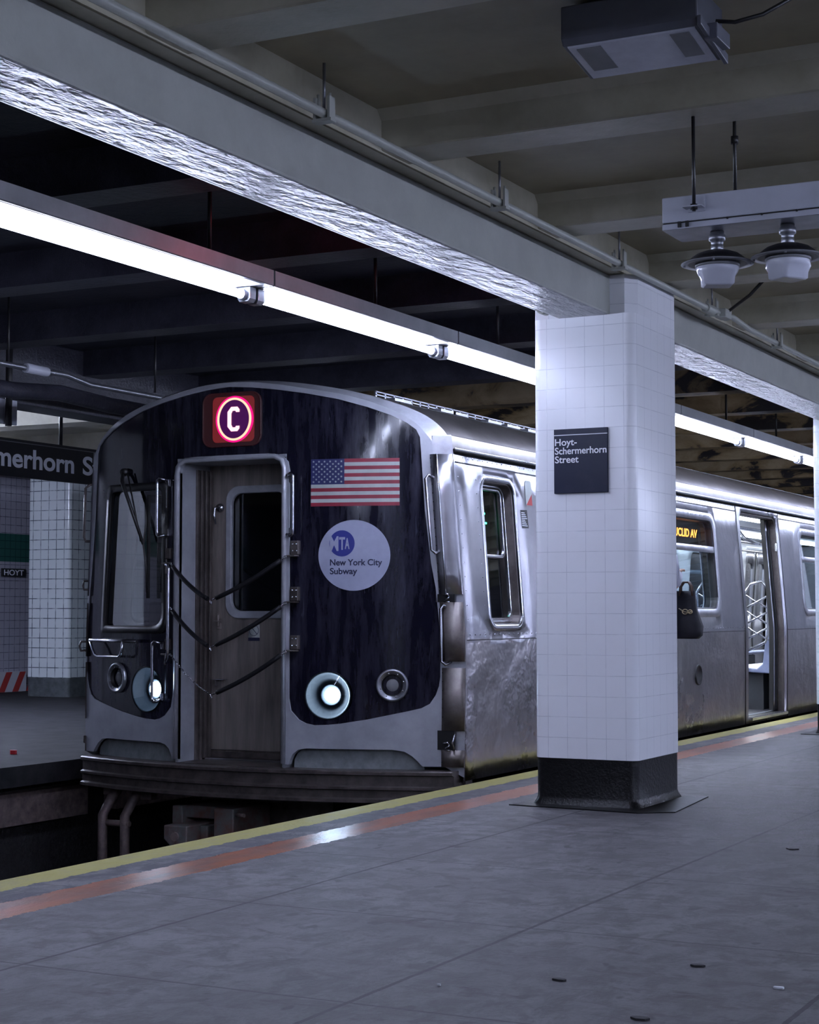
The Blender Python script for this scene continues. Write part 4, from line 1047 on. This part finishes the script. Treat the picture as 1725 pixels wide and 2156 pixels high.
q = MB(); plate(q, circ(XC-.04, .926, .037, 32), [circ(XC-.04, .926, .034, 32)], lambda x, z, o: (x, DY-.0035, z), 0, .3)
q.add([(XC-.066, DY-.0035, .950), (XC-.063, DY-.0035, .953), (XC-.014, DY-.0035, .903), (XC-.017, DY-.0035, .900)], [(0, 1, 2, 3)])
q.box(XC-.085, XC+.005, DY-.0032, DY-.003, .856, .878); q.build('symbol', 'print_navy', st_)
q = MB(); q.box(XC-.395, XC+.395, DY-.012, DY, .075, .115); q.box(XC-.395, XC+.395, DY-.02, DY, .125, .13); q.build('kick_plate', 'dark_iron', ED, bevel=.002)
MB().box(XC-.40, XC+.40, DY-.09, DY-.05, .05, .078).build('door_sill', 'steel_bright', T, bevel=.004)
# cab interior seen through glass
q = MB(); q.box(XC-1.2, XC-.45, 10.2, 10.7, .05, .95); q.box(XC-1.1, XC-.5, 10.1, 10.3, .95, 1.12); q.build('console', 'cab_dark', T, bevel=.02)

q = MB(); q.box(-5.25, -5.02, 10.55, 10.95, 1.15, 1.95); cp_ = q.build('control_cabinet', 'cab_dark', T, bevel=.01) 
for (y_, z_) in ((10.83, 1.725), (10.81, 1.66), (10.86, 1.66)):
    MB().box(-5.019, -5.014, y_-.022, y_+.018, z_-.006, z_+.006).build('indicator_light', 'led_green', cp_)

# anticlimber: bowed ribbed bumper
q = MB(); NP = 28
xs_ = [XC-1.31+2.80*i/(NP-1) for i in range(NP)]
PR = [(-.075, .062), (-.085, .055), (-.085, .038), (-.060, .030), (-.060, -.030), (-.088, -.038), (-.088, -.052), (-.062, -.060), (-.062, -.105), (-.090, -.113), (-.090, -.132), (-.06, -.14), (.25, -.14), (.25, .062)]
def acy(x): return 9.44+.155*(x-XC)**2
vs = [(x, acy(x)+a, b_) for x in xs_ for a, b_ in PR]; n_ = len(PR)
q.add(vs, [(i*n_+k, i*n_+(k+1) % n_, (i+1)*n_+(k+1) % n_, (i+1)*n_+k) for i in range(NP-1) for k in range(n_)], 0, False)
q.add(vs[:n_], [tuple(range(n_))]); q.add(vs[-n_:], [tuple(range(n_))[::-1]])
q.build('anticlimber', 'dark_iron', T)
q = MB(); q.box(XC-.40, XC+.40, 9.45, DY, .045, .066); q.build('door_step', 'dark_iron', T)
# step irons under the left side
la = MB()
for dx in (0, .185):
    x_ = -7.295+dx
    la.tube([(x_+.05, 9.72, -.14), (x_+.02, 9.66, -.22), (x_-.02, 9.62, -.33), (x_-.02, 9.62, -.72)], .034, 10)
la.tube([(-7.28, 9.62, -.38), (-7.09, 9.62, -.38)], .022, 8); la.tube([(-7.28, 9.62, -.70), (-7.09, 9.62, -.70)], .03, 8)
la.box(-7.36, -7.26, 9.68, 9.76, -.2, -.14); la.box(-7.05, -6.96, 9.68, 9.76, -.22, -.14)
la.build('step_irons', 'rust_iron', T, bevel=.004)
# coupler
q = MB(); q.box(-6.66, -6.19, 9.55, 9.95, -.30, -.22); q.box(-6.66, -6.58, 9.5, 9.9, -.52, -.22); q.box(-6.30, -6.15, 9.45, 9.9, -.50, -.215)
q.prism([(-6.62, -.33), (-6.44, -.33), (-6.44, -.47), (-6.53, -.50), (-6.62, -.42)], 9.35, 9.8, 'xz'); q.box(-6.44, -6.38, 9.5, 9.8, -.46, -.34)
cpl = q.build('coupler', 'coupler_iron', T, bevel=.008)
MB().tube([(-6.33, 9.53, -.265), (-6.33, 9.56, -.265)], .022, 14).build('pin_hole', 'rubber', cpl)
MB().tube([(-6.13, 9.46, -.25), (-6.06, 9.44, -.25)], .012, 8).tube([(-6.53, 9.34, -.40), (-6.53, 9.36, -.40)], .03, 12).build('bolt', 'rust_iron', cpl)
MB().box(-6.9, -6.0, 10.2, 14, -.75, -.2).box(-6.6, -5.7, 9.95, 10.3, -.6, -.14).build('underframe', 'dark_iron', T)
MB().box(-5.20, -5.10, 9.6, 9.8, -.26, -.14).build('hanger_bracket', 'rust_iron', T)
for y0 in (12.0, 14.0):
    for x_ in (-6.9, -5.46):
        q = MB(); q.lathe([(.0, -.06), (.40, -.06), (.43, -.05), (.43, .05), (.46, .06), (.0, .06)], (x_, y0, -.62), 28, axis='x'); q.build('wheel', 'rail_steel', T)

# safety chains across the doorway
def chain(z0, zm, zr, xm, bare_left=False):
    L0 = F(XC-.44, z0, -.05); M0 = (XC+xm, 9.30, zm); R0 = F(XC+.455, zr, -.055)
    def cat(a, b_, sag, n=14): 
        return [tuple(a[i]+(b_[i]-a[i])*t/n - (sag*4*(t/n)*(1-t/n) if i == 2 else 0) for i in range(3)) for t in range(n+1)]
    lft = cat(L0, M0, .028); rgt = cat(M0, R0, .022)
    q = MB(); q.tube(rgt[1:-1], .015, 10)
    if not bare_left: q.tube(lft[1:-1], .015, 10)
    c_ = q.build('safety_chain', 'hose_rubber', T)
    lk = MB()
    def links(P, ln=.016):
        for a, b_ in zip(P[:-1], P[1:]):
            a, b_ = Vector(a), Vector(b_); d = (b_-a); k = max(1, int(d.length/(ln*1.3))); 
            for j in range(k):
                c0 = a+d*((j+.5)/k); u = d.normalized(); v_ = u.cross(Vector((0, 1, 0))).normalized() if j % 2 else Vector((0, 1, 0))
                pts = [c0+u*(ln*.85*math.cos(2*PI*t/8))+v_*(ln*.5*math.sin(2*PI*t/8)) for t in range(8)]
                lk.tube(pts, .0032, 5, closed=True)
    links(lft if bare_left else lft[:2]); links(rgt[-2:]); links([M0, (M0[0]+.001, M0[1], M0[2]-.02)]); links(rgt[:2]) 
    lk.build('links', 'chrome', c_)
    # hook brackets at the right
    q = MB(); x_ = XC+.487; q.box(x_-.028, x_+.028, yf(x_)-.012, yf(x_)+.03, zr+.012, zr+.10); q.box(x_-.045, x_+.03, yf(x_)-.06, yf(x_), zr-.002, zr+.008)
    b2 = q.build('chain_bracket', 'jamb_metal', T, bevel=.003)
    q = MB()
    for ox in (-.014, .014):
        for oz in (.035, .078): q.lathe([(.007, 0), (.005, -.005), (0, -.006)], (x_+ox, yf(x_)-.012, zr+oz), 8, axis='y')
    q.build('bolts', 'chrome', b2)
chain(1.372, 1.123, 1.402, -.035); chain(1.082, .823, 1.108, -.035); chain(.780, .520, .800, -.025, True)
for z_ in (1.40, .80):
    x_ = XC-.49; q = MB(); q.box(x_-.02, x_+.02, yf(x_)-.012, yf(x_)+.03, z_-.0, z_+.07); q.tube([F(x_-.04, z_-.03, -.03), F(x_+.05, z_-.03, -.03)], .006, 8); q.tube([F(x_+.0, z_-.03, -.03), F(x_+.0, z_-.10, -.03)], .007, 8)
    q.build('chain_hook', 'jamb_metal', T, bevel=.002)

# interior fittings seen through the open door and windows
def pole(pts, r=.016): return MB().tube(pts, r, 12).build('grab_pole', 'chrome', T)
pole([(-6.2, 17.6, .05), (-6.2, 17.6, 1.15), (-6.16, 17.6, 1.5), (-6.02, 17.6, 1.9), (-6.0, 17.6, 2.12)])
pole([(-6.2, 17.6, .9), (-6.25, 17.6, 1.3), (-6.40, 17.6, 1.75), (-6.42, 17.6, 2.12)])
pole([(-5.55, 18.2, .05), (-5.55, 18.2, 2.12)]); pole([(-6.0, 20.2, .05), (-6.0, 20.2, 2.12)]); pole([(-5.9, 14.0, .05), (-5.9, 14.0, 2.12)])
pole([(-5.25, 11.3, 1.93), (-5.25, 27.5, 1.93)]); pole([(-7.15, 11.3, 1.93), (-7.15, 27.5, 1.93)])
pole([(-5.25, 17.4, 2.12), (-5.22, 17.4, 1.95), (-5.10, 17.4, 1.80), (-4.95, 17.4, 1.74)]); pole([(-5.3, 17.42, 1.80), (-4.84, 17.42, 1.72)], .013)
def windscreen(y_, s_=1, back=0):
    # tubular screen with crossed bars at the end of a seat
    xa, xb = XC+s_*1.10, XC+s_*1.345
    X_0, X_1 = XC+s_*(1.10 if s_ > 0 else 1.0), XC+s_*(1.34 if s_ > 0 else 1.23)
    q = MB(); P_ = [(X_0, y_, .40), (X_0, y_, 1.24), (X_0+s_*.06, y_, 1.33), (X_1-s_*.06, y_, 1.36), (X_1, y_, 1.28), (X_1, y_, .82), (X_1-s_*.03, y_, .74), (X_0, y_, .64)]
    q.tube(P_, .014, 10); wq = q.build('windscreen', 'chrome', T)
    q = MB()
    for z_ in (.76, .92, 1.08):
        q.tube([(X_0, y_, z_), (X_1, y_, z_+.13)], .010, 8); q.tube([(X_0, y_+.02, z_+.14), (X_1, y_+.02, z_)], .009, 8)
    q.build('cross_bars', 'chrome', wq)
windscreen(17.36); windscreen(15.8); windscreen(17.36, -1); windscreen(15.8, -1)
def seat(y0, y1, s_=1):
    q = MB(); pr_ = [(1.36, .42), (.98, .44), (.94, .47), (.96, .50), (1.20, .47), (1.26, .52), (1.31, .92), (1.36, .92)]
    if s_ < 0: pr_ = [(-a+.11, b_) for a, b_ in pr_]
    q.prism([(XC+a, b_) for a, b_ in pr_], y0, y1, 'xz'); q.build('bench_seat', 'seat_plastic', T, bevel=.012)
    q = MB(); q.box(min(XC+s_*1.0, XC+s_*1.24), max(XC+s_*1.0, XC+s_*1.24), y0+.1, y1-.1, .05, .42); q.build('seat_base', 'cab_dark', T)
for y0, y1 in ((12.7, 15.75), (17.42, 20.4), (22.1, 25.1)):
    seat(y0, y1, 1); seat(y0, y1, -1)
q = MB(); q.box(-5.7, -5.45, 17.9, 17.95, 1.93, 2.08); sg = q.build('interior_sign', 'cab_dark', T)
text_on('lettering', 'C', .12, lambda a, b_, t_: (-5.64+a, 17.895-t_, 1.95+b_), 'led_amber', sg, width=.10, bold=.003)

# ------------------------------------------------------------ person by the train, mostly behind the column
PX, PY = -4.42, 12.50
t = thing('person', 'person in a pale coat standing behind the tiled column, carrying a black handbag', 'person', (PX, PY, 0))
def skin_mesh(name, verts, edges, radii, mt, parent, root=0, sub=2):
    me = bpy.data.meshes.new(name); me.from_pydata(verts, edges, []); me.materials.append(MATS[mt])
    o = bpy.data.objects.new(name, me); COL.objects.link(o)
    md = o.modifiers.new('skin', 'SKIN'); md.use_smooth_shade = True
    sv = me.skin_vertices[0].data
    for i, r in enumerate(radii):
        sv[i].radius = (r, r) if not isinstance(r, tuple) else r
        sv[i].use_root = (i == root)
    s2_ = o.modifiers.new('sub', 'SUBSURF'); s2_.levels = sub; s2_.render_levels = sub
    attach(o, parent); return o
def P(x, y, z): return (PX+x, PY+y, z*1.06)
# x+ is the person's right (towards the platform), facing +y
V = []; E_ = []; Rr = []
def nd(x, y, z, r, par=None):
    V.append(P(x, y, z)); Rr.append(r)
    if par is not None: E_.append((par, len(V)-1))
    return len(V)-1
pel = nd(0, 0, .95, (.14, .11)); ab = nd(0, .0, 1.10, (.125, .10), pel); chs = nd(0, .0, 1.30, (.15, .11), ab); nk_ = nd(0, -.01, 1.44, .06, chs); n2 = nd(0, .01, 1.50, .052, nk_)
hd1 = nd(0, .02, 1.57, (.072, .085), n2); hd2 = nd(0, .02, 1.64, (.075, .092), hd1); hd3 = nd(0, .015, 1.695, (.058, .07), hd2)
for s_ in (-1, 1):
    hp = nd(s_*.09, 0, .90, .085, pel); kn = nd(s_*.09, .02, .50, .058, hp); an = nd(s_*.085, -.02, .10, .036, kn); to = nd(s_*.09, .10, .045, .032, an); nd(s_*.095, .16, .035, .026, to)
    sh_ = nd(s_*.155, 0, 1.38, .055, chs)
    if s_ == 1: el = nd(.21, -.02, 1.16, .042, sh_); wr = nd(.17, .19, 1.26, .028, el)
    else: el = nd(-.165, -.05, 1.12, .042, sh_); wr = nd(-.15, .09, .90, .028, el)
    if s_ == 1: pm = nd(.155, .255, 1.285, (.032, .018), wr); dirn = (-.01, 1, .25)
    else: pm = nd(-.15, .11, .83, (.018, .032), wr); dirn = (.0, .15, -1)
    D = Vector(dirn).normalized(); side = Vector((1, 0, 0)) if s_ == 1 else Vector((0, 1, 0))
    b0 = Vector(V[pm])-Vector(P(0, 0, 0)); b0.z /= 1.06
    for k, ln in enumerate((.072, .08, .075, .06)):
        off = side*(-.027+.018*k); p1 = b0+off+D*.03; p2 = p1+D*ln*.5+Vector((0, 0, -.006)); p3 = p2+D*ln*.4+Vector((0, -.01 if s_ == 1 else .012, -.016))
        a = nd(*p1, .009, pm); b_ = nd(*p2, .0085, a); nd(*p3, .007, b_)
    th1 = b0-side*.035; a = nd(*th1, .011, pm); nd(*(th1-side*.015+D*.035), .009, a)
skin_mesh('body', V, E_, Rr, 'skin', t)
# face details
MB().lathe([(0, .018), (.009, .018), (.013, .002), (.008, -.012), (0, -.014)], P(0, .112, 1.612), 10).build('nose', 'skin', t)
for s_ in (-1, 1):
    MB().lathe([(0, -.008), (.009, -.004), (.011, 0), (.009, .004), (0, .008)], P(s_*.030, .098, 1.642), 10).build('eye', 'decal_white', t)
    MB().lathe([(0, -.026), (.010, -.015), (.012, .01), (.006, .026), (0, .028)], P(s_*.078, .015, 1.63), 10).build('ear', 'skin', t)
MB().tube([P(-.022, .103, 1.585), P(0, .109, 1.583), P(.022, .103, 1.585)], .005, 8).build('mouth', 'stripe_red', t)
hv = MB(); hv.lathe([(.0, 1.875), (.05, 1.862), (.085, 1.822), (.100, 1.76), (.098, 1.68), (.090, 1.57), (.075, 1.46), (.05, 1.42)], (PX, PY-.02, 0), 24)
ho = hv.build('hair', 'hair', t)
for v_ in ho.data.vertices:
    if v_.co.y > PY+.045 and v_.co.z < 1.79: v_.co.y = PY+.03
# coat: loft of ellipses
ct = MB(); ringz = [(.62, .19, .17), (.75, .19, .165), (.95, .19, .15), (1.10, .165, .135), (1.25, .175, .14), (1.36, .185, .135), (1.42, .16, .11), (1.46, .08, .075)]; n_ = 24; vs = []
for z_, rx, ry in ringz:
    vs += [P(rx*math.cos(2*PI*k/n_)*(1+.02*math.sin(5*k)), ry*math.sin(2*PI*k/n_), z_) for k in range(n_)]
ct.add(vs, [(i*n_+k, i*n_+(k+1) % n_, (i+1)*n_+(k+1) % n_, (i+1)*n_+k) for i in range(len(ringz)-1) for k in range(n_)], 0, True)
ct.build('coat', 'coat_cloth', t)
MB().tube([P(.17, 0, 1.38), P(.195, -.01, 1.29), P(.205, -.025, 1.18), P(.20, .04, 1.20), P(.178, .16, 1.25)], [.062, .056, .050, .048, .042], 14).build('sleeve', 'coat_cloth', t)
MB().tube([P(-.14, 0, 1.38), P(-.155, -.02, 1.26), P(-.16, -.045, 1.12), P(-.15, .08, .92)], [.062, .06, .052, .042], 14).build('sleeve', 'coat_cloth', t)
for s_ in (-1, 1):
    MB().tube([P(s_*.09, 0, .88), P(s_*.09, .02, .5), P(s_*.085, -.02, .07)], [.098, .074, .058], 14).build('trouser_leg', 'trouser_cloth', t)
    q = MB(); q.tube([P(s_*.088, -.07, .045), P(s_*.088, -.02, .05), P(s_*.09, .06, .045), P(s_*.092, .15, .032), P(s_*.092, .18, .026)], [.036, .044, .044, .036, .020], 14); q.box(PX+s_*.09-.036, PX+s_*.09+.036, PY-.10, PY+.17, .0, .014); q.build('shoe', 'shoe_leather', t, bevel=.004)
# handbag hanging from the forearm
t = thing('handbag', 'black leather handbag with a gold clasp hanging beside the tiled column', 'bag', (-4.13, 12.72, .84))
q = MB(); a, b_ = -4.29, -4.07
vs = []
for z_, x0, x1, dy in ((.845, a+.02, b_-.035, .055), (.87, a+.01, b_-.008, .065), (.94, a+.0, b_-.0, .062), (1.06, a+.01, b_-.04, .045), (1.17, a+.02, b_-.052, .022), (1.208, a+.02, b_-.055, .012)):
    vs += [(x0, 12.72-dy*.6, z_), (x0+.03, 12.72-dy, z_), ((x0+x1)/2, 12.72-dy*1.12, z_), (x1-.03, 12.72-dy, z_), (x1, 12.72-dy*.6, z_), (x1, 12.72+dy*.6, z_), (x1-.03, 12.72+dy, z_), ((x0+x1)/2, 12.72+dy*1.12, z_), (x0+.03, 12.72+dy, z_), (x0, 12.72+dy*.6, z_)]
n_ = 10
q.add(vs, [(i*n_+k, i*n_+(k+1) % n_, (i+1)*n_+(k+1) % n_, (i+1)*n_+k) for i in range(5) for k in range(n_)], 0, True); q.add(vs[:n_], [tuple(range(n_))[::-1]]); q.add(vs[-n_:], [tuple(range(n_))])
q.build('bag_body', 'bag_leather', t)
for y_ in (12.705, 12.735):
    MB().tube([(a+.05, y_, 1.17), (a+.055, y_, 1.24), (a+.07, y_+.03, 1.275), (a+.11, y_+.03, 1.275), (a+.14, y_, 1.24), (a+.15, y_, 1.17)], .008, 8).build('handle', 'hair', t)
q = MB(); q.tube([(a+.06, 12.655, 1.075), (a+.10, 12.652, 1.05), (a+.14, 12.65, 1.045), (a+.165, 12.652, 1.055)], .004, 6); q.tube([(a+.11+.022*math.cos(k), 12.65, 1.05+.018*math.sin(k)) for k in [2*PI*i/12 for i in range(12)]], .004, 6, closed=True); q.tube([(a+.15+.016*math.cos(k), 12.65, 1.05+.014*math.sin(k)) for k in [2*PI*i/12 for i in range(12)]], .004, 6, closed=True)
q.build('clasp', 'gold', t)
